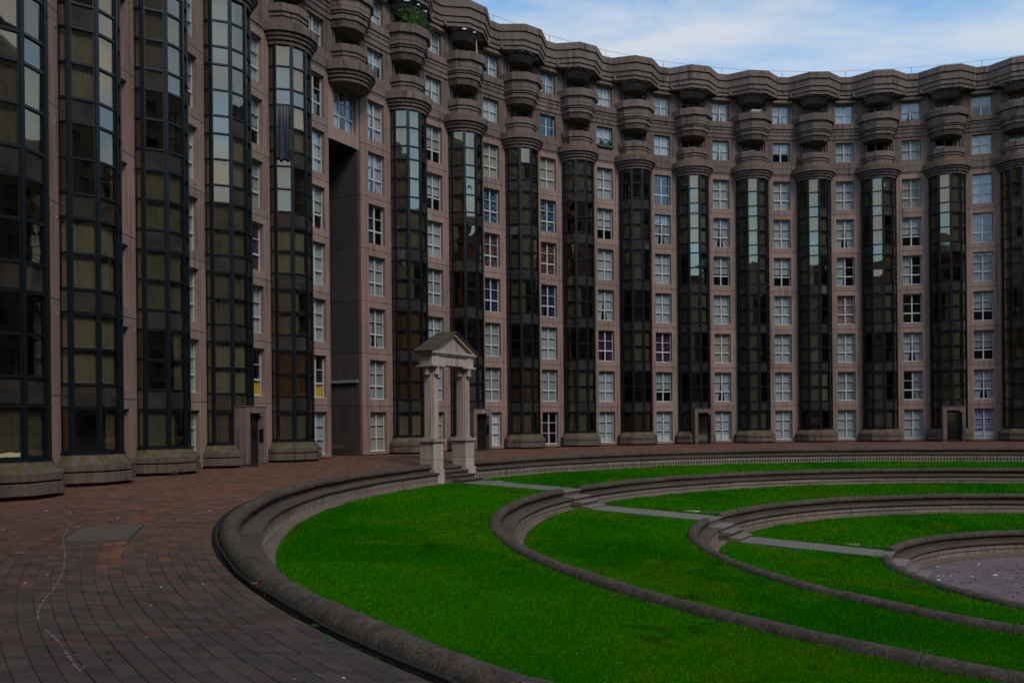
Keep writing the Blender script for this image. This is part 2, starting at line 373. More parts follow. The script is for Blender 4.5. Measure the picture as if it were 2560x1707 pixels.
def wall_mesh(x0, x1, z0, z1, holes, mat, name, groove=True, depth=.34, y=0., backs=.10):
    """front wall with rectangular holes (xa,xb,za,zb) and reveals"""
    mb = MB(); g = .012
    xs = {x0, x1}; zs = {z0, z1}
    gr = [c for c in (-.85, .85) if x0 < c < x1] if groove else []
    for c in gr: xs |= {c-g, c+g}
    for h in holes: xs |= {h[0], h[1]}; zs |= {h[2], h[3]}
    xs = sorted(xs); zs = sorted(zs)
    ing = lambda x: any(abs(x-c) < g for c in gr)
    inh = lambda x, z: any(h[0] < x < h[1] and h[2] < z < h[3] for h in holes)
    for i in range(len(xs)-1):
        xm = (xs[i]+xs[i+1])/2; yy = y+(.028 if ing(xm) else 0)
        for j in range(len(zs)-1):
            if inh(xm, (zs[j]+zs[j+1])/2): continue
            mb.add([(xs[i], yy, zs[j]), (xs[i+1], yy, zs[j]), (xs[i+1], yy, zs[j+1]), (xs[i], yy, zs[j+1])], [(0, 1, 2, 3)])
    for c in gr:
        for s in (-g, g): mb.add([(c+s, y, z0), (c+s, y+.028, z0), (c+s, y+.028, z1), (c+s, y, z1)], [(0, 1, 2, 3)])
    for a, b, c, d in holes:
        e = y+depth
        mb.add([(a, y, c), (a, e, c), (a, e, d), (a, y, d)], [(0, 1, 2, 3)]); mb.add([(b, y, c), (b, e, c), (b, e, d), (b, y, d)], [(3, 2, 1, 0)])
        mb.add([(a, y, d), (a, e, d), (b, e, d), (b, y, d)], [(0, 1, 2, 3)]); mb.add([(a, y, c), (a, e, c), (b, e, c), (b, y, c)], [(3, 2, 1, 0)])
    e = y+backs
    for z, o in ((z0, 1), (z1, 0)): mb.add([(x0, y, z), (x1, y, z), (x1, e, z), (x0, e, z)], [(0, 1, 2, 3) if o else (3, 2, 1, 0)])
    for x in (x0, x1): mb.add([(x, y, z0), (x, e, z0), (x, e, z1), (x, y, z1)], [(0, 1, 2, 3)])
    return mb.mesh(name, mat)
WW = .645
def window_parts(W, H, cols, rows_):
    """rows_: list of (z0,z1,thick bar above?) ; returns frame mesh and pane rectangles"""
    mb = MB(); f = .05; y0, y1 = .20, .265
    mb.box(-W/2, -W/2+f, y0, y1, 0, H); mb.box(W/2-f, W/2, y0, y1, 0, H); mb.box(-W/2+f, W/2-f, y0, y1, 0, f); mb.box(-W/2+f, W/2-f, y0, y1, H-f, H)
    edges = np.linspace(-W/2+f, W/2-f, cols+1); rects = []
    for c in edges[1:-1]: mb.box(c-.042, c+.042, y0-.006, y1, f, H-f)
    for k, (a, b, th) in enumerate(rows_):
        if th: mb.box(-W/2+f, W/2-f, y0-.012, y1, b-th/2, b+th/2)
        for j in range(cols):
            xa = edges[j]+(.042 if j else 0); xb = edges[j+1]-(.042 if j < cols-1 else 0)
            rects.append((xa, xb, a+(rows_[k-1][2]/2 if k else 0), b-th/2))
    mb.box(-W/2-.02, W/2+.02, .05, .2, -.028, .004)     # sill
    me = mb.mesh('window_frame', [M['white']]); return me, rects
WIN = {}
WIN['std'] = window_parts(2*WW, 2.10, 2, [(.05, .72, .085), (.72, 1.40, .032), (1.40, 2.05, 0)])
WIN['gnd'] = window_parts(2*WW, 2.10, 2, [(.05, .72, .034), (.72, 1.40, .034), (1.40, 2.05, 0)])
WIN['top'] = window_parts(2*WW, 1.38, 2, [(.05, .67, .034), (.67, 1.33, 0)])
WIN['wide'] = window_parts(1.72, 2.10, 3, [(.05, .72, .085), (.72, 1.40, .032), (1.40, 2.05, 0)])
WIN['door'] = window_parts(1.22, 1.92, 2, [(.05, .95, .032), (.95, 1.87, 0)])
HGT = dict(std=2.1, gnd=2.1, top=1.38, wide=2.1, door=1.92)
WPANES = {}
for k, (me, rects) in WIN.items():
    mb = MB()
    for a, b, c, d in rects: mb.box(a-.005, b+.005, .228, .238, c-.005, d+.005)
    WPANES[k] = (mb.mesh('window_panes', M['clear']), [(pane_mesh(b-a+.01, d-c+.01, M['clear'], 'window_pane'), ((a+b)/2, .23, (c+d)/2)) for a, b, c, d in rects])
def drape_mesh(W, H, mat, part, ph):
    """part: full, split, left, right, half (upper), flat"""
    mb = MB(); n = 26
    def sheet(x0, x1, z0, z1, pull=0):
        rows = []
        for k in range(5):
            z = z1+(z0-z1)*k/4; r = []
            for j in range(n+1):
                u = j/n; x = x0+(x1-x0)*u
                if pull: x = x0+(x1-x0)*u*(1-abs(pull)*(k/4)**1.5) if pull > 0 else x1-(x1-x0)*(1-u)*(1-abs(pull)*(k/4)**1.5)
                r.append((x, .285+(.0 if part == 'flat' else .020)*math.sin(j*1.35+ph+k*.15), z))
            rows.append(r)
        mb.sweep(rows, None, sm=True)
    h = W/2-.03
    if part in ('full', 'flat'): sheet(-h, h, .03, H-.05)
    elif part == 'split': sheet(-h, -.04, .03, H-.05, .35); sheet(.04, h, .03, H-.05, -.35)
    elif part == 'left': sheet(-h, -.02, .03, H-.05, .2)
    elif part == 'right': sheet(.05, h, .03, H-.05, -.2)
    elif part == 'half': sheet(-h, h, H*.42, H-.05)
    elif part == 'low': sheet(-h, h, .03, H*.34)
    return mb.mesh('window_curtain', mat)
DC = {}
def drape(kind, colour, part):
    W = {'wide': 1.72, 'door': 1.22}.get(kind, 2*WW); key = (kind, colour, part)
    if key not in DC: DC[key] = drape_mesh(W, HGT[kind], CUR[colour], part, random.random()*6)
    return DC[key]

# ------------------------------------------------------------------ the building
bld = empty('apartment_building', T(*colP(8), 0))
tag(bld, 'long curved pink concrete apartment building with dark glass columns round the lawns', 'building')
ME = dict(shaft=shaft_mesh(False), shaftd=shaft_mesh(True), inter=interior_mesh(), base=base_mesh(False), base_a=base_mesh(True, -1), base_b=base_mesh(True, 1), bowl=bowl_mesh(), par=parapet_mesh(), bal=balcony_mesh(), cor=cornice_mesh(), beam=cornice_under_mesh(), disc=disc_mesh(), soffit=soffit_mesh())
def lichen_bowl():
    m = M['wall_up'].copy(); m.name = 'lichen_concrete'; t = m.node_tree; b = t.nodes['Principled BSDF']; src = b.inputs['Base Color'].links[0].from_socket
    sx = nd(t, 'ShaderNodeSeparateXYZ'); t.links.new(nd(t, 'ShaderNodeTexCoord').outputs['Object'], sx.inputs[0])
    zz = math_(t, 'SUBTRACT', math_(t, 'ADD', sx.outputs[2], math_(t, 'MULTIPLY', noise(t, 2.2, 5, .7), .5)), 19.0)
    f = math_(t, 'MULTIPLY', ramp(t, math_(t, 'MULTIPLY', zz, .5), [(.50, 0), (.56, 1)]), ramp(t, noise(t, 9, 6, .75), [(.40, 0), (.54, .9)]))
    oi = nd(t, 'ShaderNodeObjectInfo'); f = math_(t, 'MULTIPLY', f, ramp(t, noise(t, .9, 2), [(.38, .1), (.52, 1)]))
    t.links.new(mixc(t, f, src, (.235, .125, .012)), b.inputs['Base Color']); return m
ME['bowl_l'] = ME['bowl'].copy(); ME['bowl_l'].materials[0] = lichen_bowl()
H1 = [(-.65, .65, .35, 2.47)]
ME['panel'] = wall_mesh(-1.25, 1.25, .012, ST-.012, H1, M['wall'], 'wall_panel')
ME['panel_s'] = wall_mesh(-1.25, .95, .012, ST-.012, H1, M['wall'], 'wall_panel_short')
ME['panel0'] = wall_mesh(-1.25, 1.25, .05, J0-.012, [(-.65, .65, .21, 2.33)], M['wall'], 'wall_panel_ground')
ME['panel0_s'] = wall_mesh(-1.25, .95, .05, J0-.012, [(-.65, .65, .21, 2.33)], M['wall'], 'wall_panel_ground_short')
def upper_bay():
    me = wall_mesh(-1.25, 1.25, 19.472, 25.3, [(-.65, .65, 20.53, 21.95), (-.65, .65, 23.32, 24.74)], M['wall_up'], 'upper_wall')
    return me
ME['upper'] = upper_bay()
def bands():
    mb = MB(); x = 1.252
    for z0, z1, y in ((22.16, 22.42, -.06), (22.445, 22.68, -.10), (22.705, 22.88, -.14), (22.905, 23.28, -.205)): mb.box(-x, x, y, .02, z0, z1)
    for z0, z1, y in ((22.42, 22.445, -.02), (22.68, 22.705, -.05), (22.88, 22.905, -.09)): mb.box(-x, x, y, .015, z0, z1)
    return mb.mesh('string_course', M['wall_up'])
ME['bands'] = bands()
mb = MB(); mb.box(-1.251, 1.251, -.045, .02, 19.62, 20.02); mb.box(-1.251, 1.251, -.03, .02, 20.05, 20.40); ME['lowband'] = mb.mesh('lower_band', M['wall_up'])
mb = MB(); mb.bevbox(-.76, .76, -.20, .03, 24.80, 25.0, .012); mb.box(-.72, .72, -.11, .03, 24.745, 24.80); ME['hood'] = mb.mesh('window_hood', M['wall_up'])
ME['loggia'] = wall_mesh(-1.10, 1.10, 19.9, 25.3, [(-.62, .62, 20.02, 21.96), (-.62, .62, 22.62, 24.56)], M['wall_up'], 'loggia_wall', groove=False, y=.10)
mb = MB()
for x in (-1.0, -.80, .80, 1.0): mb.box(x-.05, x+.05, -.02, .11, 20.0, 21.9); mb.box(x-.05, x+.05, -.02, .11, 22.7, 24.6)
mb.box(-1.12, 1.12, -.03, .12, 22.0, 22.6); ME['fins'] = mb.mesh('loggia_fins', M['wall_up'])
mb = MB(); n = 14
for r0, y0, y1, mi in ((.055, -.015, .03, 0), (.040, -.018, -.004, 1)):
    ring = [[(r0*math.cos(2*math.pi*k/n), y, r0*math.sin(2*math.pi*k/n)) for k in range(n)] for y in (y1, y0)]; mb.sweep(ring, None, closed=True, mi=mi)
ME['vent'] = mb.mesh('wall_vent', [M['sill'], M['dark']])
mb = MB(); mb.box(-.03, .03, -.16, .02, -.02, .02); mb.box(-.035, .035, -.165, -.10, -.03, .03); ME['spout'] = mb.mesh('drain_spout', M['metal'])

# core mass behind the facade (rooms, roof), with the gap of the passage
def core_mesh(a0, a1, z0, z1, r0=.85, r1=11):
    mb = MB(); n = max(2, int((a1-a0)/DPH*2)); rows = []
    for k in range(n+1):
        a = a0+(a1-a0)*k/n; s, c = math.sin(a), math.cos(a)
        rows.append([(BC[0]+(BR+r)*s, BC[1]+(BR+r)*c, z) for r, z in ((r0, z0), (r0, z1), (r1, z1), (r1, z0))])
    mb.sweep(rows, None, closed=True); return mb.mesh('building_core', M['dark'])
gl, gr = ang(SLOT)-1.39/BR, ang(SLOT)+.93/BR
for a0, a1, z0 in ((ang(FIRST)-.06, gl-.004, 0), (gr+.004, ang(LAST)+.06, 0), (gl-.004, gr+.004, 16.25)):
    obj('building_core', core_mesh(a0, a1, z0, 26.2), bld)

def window(i, kind, Mw, colour, part, sep, fl=None):
    """window frame part with its panes and curtain"""
    o = obj('window', WIN[kind][0], bld, Mw)
    jp, singles = WPANES[kind]
    if sep:
        for me, c in singles: obj('window_pane', me, o, Mw @ T(*c) @ Matrix.Rotation(random.gauss(0, .004), 4, 'Z') @ Matrix.Rotation(random.gauss(0, .004), 4, 'X'))
    else: tag(obj('window_panes', jp, o, Mw @ T(0, 0, 0)), kind='stuff')
    if colour: obj('curtain', drape(kind, colour, part), o, Mw)
    return o
# what hangs in the windows: bay -> row -> (colour, part)
OV = {(6, 0): ('beige', 'flat'), (8, 0): None, (7, 5): ('star', 'full'), (8, 5): ('star', 'full'), (7, 4): ('red', 'full'), (8, 4): ('red', 'full'), (8, 3): ('navy', 'split'), (7, 3): ('navy', 'split'), (7, 1): ('grey', 'full'), (7, 2): ('grey', 'full'),
      (4, 2): ('white', 'full'), (3, 3): ('plum', 'full'), (3, 1): ('yellow', 'low'), (4, 1): ('yellow', 'low'), (9, 2): ('plum', 'split'), (10, 2): ('plum', 'full'), (9, 1): ('white', 'full'), (11, 4): ('grey', 'half'), (12, 4): ('white', 'half'),
      (13, 3): ('pink', 'full'), (14, 3): None, (14, 1): ('grey', 'right'), (13, 1): ('grey', 'full'), (15, 5): ('pink', 'left'), (15, 0): ('blue', 'flat'), (7, 0): ('paper', 'flat'), (5, 5): ('lilac', 'split'), (5, 4): ('navy', 'left'), (5, 2): ('grey', 'split'), (14, 4): ('white', 'left'), (13, 4): ('white', 'left')}
def pick(i, r):
    if (i, r) in OV: return OV[(i, r)]
    if r == 0: return ('blind', 'flat') if i != 5 else ('beige', 'flat')
    q = random.random()
    if q < .52: return ('white', random.choice(['full', 'full', 'split', 'full']))
    if q < .70: return ('grey', random.choice(['full', 'half', 'split']))
    if q < .80: return ('lilac', 'split')
    if q < .86: return ('beige', 'full')
    if q < .92: return ('white', 'half')
    return None
def rust_wall():
    m = M['wall'].copy(); m.name = 'rust_streaked_concrete'; t = m.node_tree; b = t.nodes['Principled BSDF']; src = b.inputs['Base Color'].links[0].from_socket
    sx = nd(t, 'ShaderNodeSeparateXYZ'); t.links.new(nd(t, 'ShaderNodeTexCoord').outputs['Object'], sx.inputs[0])
    band = ramp(t, sx.outputs[0], [(.66, 0), (.76, 1), (.86, .9), (.95, 0)]); n1 = noise(t, 1, 4, .6, stretch=(5, 5, .35))
    f = math_(t, 'MULTIPLY', band, ramp(t, n1, [(.40, 0), (.62, .85)])); t.links.new(mixc(t, f, src, (.17, .075, .022)), b.inputs['Base Color']); return m
RUST = ME['panel'].copy(); RUST.materials[0] = rust_wall()
nsep = 0
for i in range(FIRST, LAST):
    B = bayM(i); short = (i == SLOT-1)
    for r in range(7):
        z = 0 if r == 0 else J0+ST*(r-1)
        me = ME[('panel0' if r == 0 else 'panel')+('_s' if short else '')]
        if i == SLOT: me = ME['panel0' if r == 0 else 'panel']
        if i == 15 and 1 <= r <= 5: me = RUST
        obj('wall_panel', me, bld, B @ T(0, 0, z))
        zb = .22 if r == 0 else z+.36
        pk = pick(i, r); sep = (3 <= i <= 10) and r >= 1 and nsep < 50
        if sep: nsep += 1
        if -1 <= i <= 16: window(i, 'gnd' if r == 0 else 'std', B @ T(0, 0, zb), pk[0] if pk else None, pk[1] if pk else None, sep)
        if r and 0 <= i <= 16 and i != SLOT-1: obj('wall_vent', ME['vent'], bld, B @ T(1.03, 0, z+2.62-.25))
    obj('upper_wall', ME['upper'], bld, B); obj('string_course', ME['bands'], bld, B); obj('lower_band', ME['lowband'], bld, B); obj('window_hood', ME['hood'], bld, B)
    for zb in (20.55, 23.34):
        if -1 <= i <= 16:
            pk = pick(i, 9); window(i, 'top', B @ T(0, 0, zb), pk[0] if pk else None, pk[1] if pk else None, False)
npane = 0
for i in range(FIRST, LAST+1):
    C = colM(i)
    if i != SLOT:
        door = i in DOORS
        sh = obj('glass_column', ME['shaftd' if door else 'shaft'], bld, C)
        obj('column_interior', ME['inter'], sh, C); [obj('column_plinth', ME[q], sh, C) for q in (('base_a', 'base_b') if door else ('base',))]
        joined = {'bronze': MB(), 'spandrel': MB()}
        for k in range(6):
            F = facetM(k); PW = PWK[k]; fn = (C.to_3x3() @ F.to_3x3()) @ Vector((0, -1, 0)); fc = C @ F @ Vector((0, 0, 5))
            vis = fn.dot(CAM-fc)/(CAM-fc).length > .12
            for r in range(19):
                if not row_ok(k, r, door): continue
                zc_ = (GZ[r]+GZ[r+1])/2; p = F @ T(0, .025, zc_+.008) @ Matrix.Rotation(random.gauss(0, .006), 4, 'Z') @ Matrix.Rotation(random.gauss(0, .006), 4, 'X')
                kind = ROWKIND[r]; W = C @ p
                if 0 <= i <= 3 and vis and inframe(W.translation, 10) and npane < 300:
                    obj('pane', PANES[kind, 0 if k in (0, 5) else 1], sh, W); npane += 1
                else:
                    h = GZ[r+1]-GZ[r]-.075
                    joined['spandrel' if kind == 'spandrel' else 'bronze'].box(-PW/2, PW/2, 0, .014, -h/2, h/2, p)
        for kk, mb in joined.items():
            if mb.f: tag(obj('panes', mb.mesh('column_panes', M[kk]), sh, C), kind='stuff')
        # curtains behind the glass, storey by storey
        for r in range(7):
            z0 = 1.05 if r == 0 else J0+ST*(r-1)+.38; h = 1.2 if r == 0 else 2.02
            q = random.random()
            if q < .22: continue
            colr = random.choices(['olive', 'tan', 'ash', 'brown', 'pale', 'wine'], [.3, .25, .22, .12, .1, .015])[0]
            a0, a1 = random.choice([(-86, 86), (-86, 86), (-86, 86), (-86, 10), (-20, 86), (-86, -20)])
            key = (colr, a0, a1, h)
            if key not in DC: DC[key] = pleat_mesh(CC[colr], a0, a1, h)
            obj('curtain', DC[key], sh, C @ T(0, 0, z0))
    bw = obj('round_balcony', ME['bowl_l' if 9 <= i <= 16 else 'bowl'], bld, C); obj('parapet', ME['par'], bw, C)
    obj('drain_spout', ME['spout'], bw, C @ Matrix.Rotation(R_(18), 4, 'Z') @ T(0, -1.36, 19.3))
    bl = obj('faceted_balcony', ME['bal'], bld, C); obj('drain_spout', ME['spout'], bl, C @ Matrix.Rotation(R_(24), 4, 'Z') @ T(0, -1.08, 22.1))
    lg = obj('loggia_wall', ME['loggia'], bld, C); obj('loggia_fins', ME['fins'], lg, C)
    for zb in (20.03, 22.63):
        if -1 <= i <= 16:
            pk = random.choice([('white', 'full'), ('grey', 'full'), None, ('white', 'split'), ('teal', 'full') if i == 9 else ('grey', 'half')])
            window(i, 'door', C @ T(0, .12, zb), pk[0] if pk else None, pk[1] if pk else None, False)
    co = obj('cornice', ME['cor'], bld, C); obj('cornice_beams', ME['beam'], co, C); obj('balcony_canopy', ME['disc'], co, C); obj('cornice_soffit', ME['soffit'], co, C)

# slot of the passage under bay SLOT
C = colM(SLOT)
pl = wall_mesh(-1.395, 1.10, 16.22, 19.46, [(-.87, .87, 16.92, 19.04)], M['wall'], 'lintel_wall', groove=False)
obj('lintel_wall', pl, bld, C @ T(0, .004, 0)); window(SLOT, 'wide', C @ T(0, .004, 16.93), 'lilac', 'split', False)
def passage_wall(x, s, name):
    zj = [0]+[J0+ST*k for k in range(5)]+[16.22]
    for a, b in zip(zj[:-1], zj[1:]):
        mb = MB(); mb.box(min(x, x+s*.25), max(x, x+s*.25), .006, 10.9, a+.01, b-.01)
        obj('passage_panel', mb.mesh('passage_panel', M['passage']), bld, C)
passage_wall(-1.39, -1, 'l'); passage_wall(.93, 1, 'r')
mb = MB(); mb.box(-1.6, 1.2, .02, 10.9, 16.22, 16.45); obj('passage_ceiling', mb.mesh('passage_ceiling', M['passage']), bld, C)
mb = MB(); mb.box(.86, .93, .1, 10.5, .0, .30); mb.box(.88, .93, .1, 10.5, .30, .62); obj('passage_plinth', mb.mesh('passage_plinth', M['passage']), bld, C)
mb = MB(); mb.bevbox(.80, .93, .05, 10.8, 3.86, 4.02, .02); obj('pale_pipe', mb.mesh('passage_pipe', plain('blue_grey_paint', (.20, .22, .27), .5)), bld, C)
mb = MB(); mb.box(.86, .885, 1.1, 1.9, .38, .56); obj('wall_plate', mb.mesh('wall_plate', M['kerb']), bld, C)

# entrance portals
door_m = plain('door_glass_dark', (.016, .011, .009), .06, .7); blue_m = plain('door_frame_blue', (.016, .022, .034), .4, .4)
white_l = plain('pale_plastic', (.6, .6, .58), .4)
def portal(i):
    C = colM(i); mb = MB()
    y0, y1 = -1.60, -.9
    mb.bevbox(-.73, -.47, y0, y1, .12, 2.47, .012); mb.bevbox(.53, .74, y0, y1, .12, 2.47, .012); mb.bevbox(-.47, .53, y0, y1, 2.20, 2.47, .012); mb.box(-.76, .77, y0-.02, y1, 2.472, 2.50)
    mb.box(-.70, -.47, y0+.05, y1, -.04, .12); mb.box(.53, .70, y0+.05, y1, -.04, .12)
    p = obj('entrance_portal', mb.mesh('entrance_portal', M['wall_up']), bld, C)
    mb = MB()
    for a, b, c, d in ((-.465, -.40, .0, 2.19), (.43, .525, .0, 2.19), (-.40, .43, .0, .12), (-.40, .43, 2.05, 2.19), (-.40, .43, 1.02, 1.10)): mb.box(a, b, -1.34, -1.28, c, d)
    mb.box(-.40, .43, -1.32, -1.305, .12, 1.02, mi=1); mb.box(-.40, .43, -1.32, -1.305, 1.10, 2.05, mi=1)
    obj('door', mb.mesh('entrance_door', [blue_m, door_m]), p, C)
    mb = MB(); mb.bevbox(-.36, -.33, -1.41, -1.34, .95, 1.25, .006); obj('door_handle', mb.mesh('door_handle', M['metal']), p, C)
    mb = MB(); mb.bevbox(.505, .53, -1.58, -1.40, 1.0, 1.55, .005)
    for a in range(3): mb.box(.497, .506, -1.55, -1.52, 1.1+a*.1, 1.14+a*.1)
    obj('intercom', mb.mesh('intercom', M['metal']), p, C)
    mb = MB(); mb.bevbox(.40, .52, -1.56, -1.44, 2.10, 2.19, .02); obj('door_lamp', mb.mesh('door_lamp', white_l), p, C)
    mb = MB(); mb.box(-.735, .735, -.92, -.60, .05, 2.4); obj('portal_back', mb.mesh('portal_back', M['dark']), p, C)
    if i == 7:
        cu = bpy.data.curves.new('house_number', 'FONT'); cu.body = '10'; cu.size = .26; cu.extrude = .012; cu.align_x = 'CENTER'
        to = bpy.data.objects.new('tmp', cu); link(to); dg = bpy.context.evaluated_depsgraph_get(); me = bpy.data.meshes.new_from_object(to.evaluated_get(dg)); bpy.data.objects.remove(to)
        me.materials.clear(); me.materials.append(M['sill']); obj('house_number', me, p, C @ T(0, y0-.012, 2.24) @ Matrix.Rotation(R_(90), 4, 'X'))
for i in DOORS: portal(i)

# roof rail
mb = MB()
for i in range(FIRST, LAST):
    for u in (0, .5):
        a = ang(i+u); s, c = math.sin(a), math.cos(a); r = BR-.35; px, py = BC[0]+r*s, BC[1]+r*c
        mb.box(px-.012, px+.012, py-.012, py+.012, 26.2, 27.12)
        a2 = ang(i+u+.5); q = Vector((BC[0]+r*math.sin(a2), BC[1]+r*math.cos(a2), 0))-Vector((px, py, 0))
        for z in (27.10,): mb.box(0, q.length, -.007, .007, z-.007, z+.007, T(px, py, 0) @ Matrix.Rotation(math.atan2(q.y, q.x), 4, 'Z'))
obj('roof_rail', mb.mesh('roof_rail', M['metal']), bld)

# ------------------------------------------------------------------ blocks on the other sides of the court (seen mirrored in the glass)
def block(cx_, cy_, rot, L, Hh, label):
    e = T(cx_, cy_, 0) @ Matrix.Rotation(R_(rot), 4, 'Z'); b = empty('apartment_block', e); tag(b, label, 'building')
    me = wall_mesh(-L/2, L/2, 0, Hh, [(x-.8, x+.8, z, z+1.7) for x in np.arange(-L/2+2, L/2-1.5, 4.0) for z in np.arange(1, Hh-2.5, 2.8)], M['base'], 'block_wall', groove=False, depth=.3)
    obj('block_wall', me, b, e); mb = MB(); mb.box(-L/2, L/2, .3, 12, 0, Hh-.02); obj('block_core', mb.mesh('block_core', M['passage']), b, e)
block(-8, -40, 180, 76, 30, 'low pink concrete apartment block closing the court opposite the curved building')
block(72, -40, 180, 82, 56, 'tall pink concrete apartment block beside the low block across the court')
block(-78, -28, 150, 62, 56, 'tall pink concrete apartment block set at an angle to the low block across the court')
block(66, -9.5, -90, 60, 33, 'pink concrete apartment block at right angles to the tall block across the court')
block(74, 39, -90, 46, 45, 'tall pink concrete tower block standing behind the far end of the curved building')

# ------------------------------------------------------------------ ground and walkway
def zwalk(r): return -.225*max(0, 1-max(0, r-RR[0])/4.2)
def polar(r, th, z): return (RC[0]+r*math.cos(th), RC[1]+r*math.sin(th), z)
def annulus(rs, zs, n, name, mat, a0=0, a1=2*math.pi, sm=True):
    mb = MB(); rows = []
    for k in range(n+1):
        th = a0+(a1-a0)*k/n; rows.append([polar(r, th, z) for r, z in zip(rs, zs)])
    mb.sweep(rows, None, sm=sm)
    return mb.mesh(name, mat)
def ground_mat():
    m, t, b = new_mat('distant_ground'); t.links.new(ramp(t, noise(t, .05, 5), [(.3, (.07, .065, .06)), (.7, (.11, .1, .09))]), b.inputs['Base Color']); b.inputs['Roughness'].default_value = .95; return m
tag(obj('ground', annulus([60, 150, 600, 4000], [-.016]*4, 96, 'ground', ground_mat())), kind='structure')
def joint_mat():
    m, t, b = new_mat('paving_joints'); c = ramp(t, noise(t, 1.3, 6), [(.35, (.040, .031, .026)), (.62, (.10, .078, .062)), (.8, (.06, .065, .03))]); t.links.new(c, b.inputs['Base Color']); b.inputs['Roughness'].default_value = .95; return m
wr = [28.13, 28.4, 29.4, 30.6, 32.2, 36, 60]
walk = tag(obj('walkway', annulus(wr, [zwalk(r)-.016 for r in wr], 180, 'walkway', joint_mat())), kind='structure')
def paver_mat(name, src):
    m, t, b = new_mat(name)
    if src == 'obj': base = nd(t, 'ShaderNodeObjectInfo').outputs['Color']
    else: base = nd(t, 'ShaderNodeAttribute', attribute_name='Col').outputs['Color']
    col = mixc(t, 1, base, ramp(t, noise(t, 30, 5, .7), [(.25, .72), (.55, 1.0), (.8, 1.25)]), 'MULTIPLY')
    col = mixc(t, ramp(t, noise(t, 1, 5, .65, stretch=(1.6, 7, 1)), [(.46, 0), (.64, .8)]), col, (.030, .026, .025))
    col = mixc(t, ramp(t, noise(t, .7, 5, .6), [(.55, 0), (.72, .5)]), col, (.05, .045, .035))
    col = mixc(t, ramp(t, noise(t, 55, 2, .9), [(.76, 0), (.80, .55)]), col, (.3, .29, .27))
    t.links.new(col, b.inputs['Base Color']); b.inputs['Specular IOR Level'].default_value = .25
    t.links.new(ramp(t, noise(t, 2.2, 4), [(.3, .5), (.7, .85)]), b.inputs['Roughness'])
    bump(t, b, noise(t, 40, 5, .7), .4, .006); return m
PMO, PMC = paver_mat('paver', 'obj'), paver_mat('paver_far', 'col')
TW, TL = .165, .34
band_r = (29.9, 30.06)
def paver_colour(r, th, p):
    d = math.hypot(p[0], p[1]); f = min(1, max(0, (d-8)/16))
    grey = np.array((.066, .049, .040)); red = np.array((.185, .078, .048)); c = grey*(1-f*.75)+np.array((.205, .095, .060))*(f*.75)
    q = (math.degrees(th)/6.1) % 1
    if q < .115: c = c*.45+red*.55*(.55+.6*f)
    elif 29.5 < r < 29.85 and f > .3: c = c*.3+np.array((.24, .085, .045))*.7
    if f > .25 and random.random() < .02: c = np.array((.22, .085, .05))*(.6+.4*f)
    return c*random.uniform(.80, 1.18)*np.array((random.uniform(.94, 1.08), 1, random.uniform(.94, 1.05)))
cand = []
r = 28.225
course = 0
while r < 37.6:
    n = int(2*math.pi*r/TL); off = .5*(course % 2)
    for k in range(n):
        th = 2*math.pi*(k+off)/n; x, y, _ = polar(r, th, 0)
        if y < 1.2 or y > 66 or x > 44: continue
        if math.hypot(x-BC[0], y-BC[1]) > BR+.2 and not (abs(math.atan2(x-BC[0], y-BC[1])-ang(SLOT)) < .045): continue
        z = zwalk(r)
        if not inframe((x, y, z), 240): continue
        cand.append((r, th, x, y, z))
    r += TW; course += 1
PATCH = []
def ground_at(px, py, z=-.06):
    """pixel of the 2560 photo -> ground point"""
    yl = 1049.3-.0155*(px-1280); d = 2101.7*(1.83-z)/(py-yl); return Vector(((px-1280)/2101.7*d, d, z))
patch_c = ground_at(251, 1330)
cand.sort(key=lambda c: c[3]**2+c[2]**2)
gap = .005
mbp = MB(); mbp.bevbox(-(TW-gap)/2, (TW-gap)/2, -(TL-gap)/2, (TL-gap)/2, -.04, 0, .004); pm = mbp.mesh('paver', PMO)
jv, jf, jc = [], [], []
np_ = 0
def in_patch(x, y): return abs((x-patch_c.x)*math.cos(.3)+(y-patch_c.y)*math.sin(.3)) < .52 and abs((y-patch_c.y)*math.cos(.3)-(x-patch_c.x)*math.sin(.3)) < 1.03
for (r, th, x, y, z) in cand:
    if in_patch(x, y): continue
    c = paver_colour(r, th, (x, y))
    slope = (zwalk(r+.05)-zwalk(r-.05))/.1
    zz_ = z+random.gauss(0, .0018)
    Mx = Matrix.Translation((x, y, zz_)) @ Matrix.Rotation(th, 4, 'Z') @ Matrix.Rotation(-math.atan(slope)+random.gauss(0, .004), 4, 'Y') @ Matrix.Rotation(random.gauss(0, .003), 4, 'X')
    if np_ < 300 and inframe((x, y, z), 4):
        o = obj('paver', pm, walk, Mx); o.color = (*c, 1); np_ += 1
    else:
        b = len(jv); hx, hy = (TW-gap)/2, (TL-gap)/2
        for q in ((-hx, -hy, 0), (hx, -hy, 0), (hx, hy, 0), (-hx, hy, 0), (-hx, -hy, -.02), (hx, -hy, -.02), (hx, hy, -.02), (-hx, hy, -.02)): jv.append((Mx @ Vector(q))[:])
        for f in ((0, 1, 2, 3), (4, 5, 1, 0), (5, 6, 2, 1), (6, 7, 3, 2), (7, 4, 0, 3)): jf.append(tuple(b+i for i in f)); jc.append(c)
me = bpy.data.meshes.new('pavers'); me.from_pydata(jv, [], jf); me.materials.append(PMC)
at = me.attributes.new('Col', 'FLOAT_COLOR', 'FACE'); at.data.foreach_set('color', np.concatenate([np.array(jc), np.ones((len(jc), 1))], 1).ravel())
tag(obj('pavers', me, walk), kind='stuff')
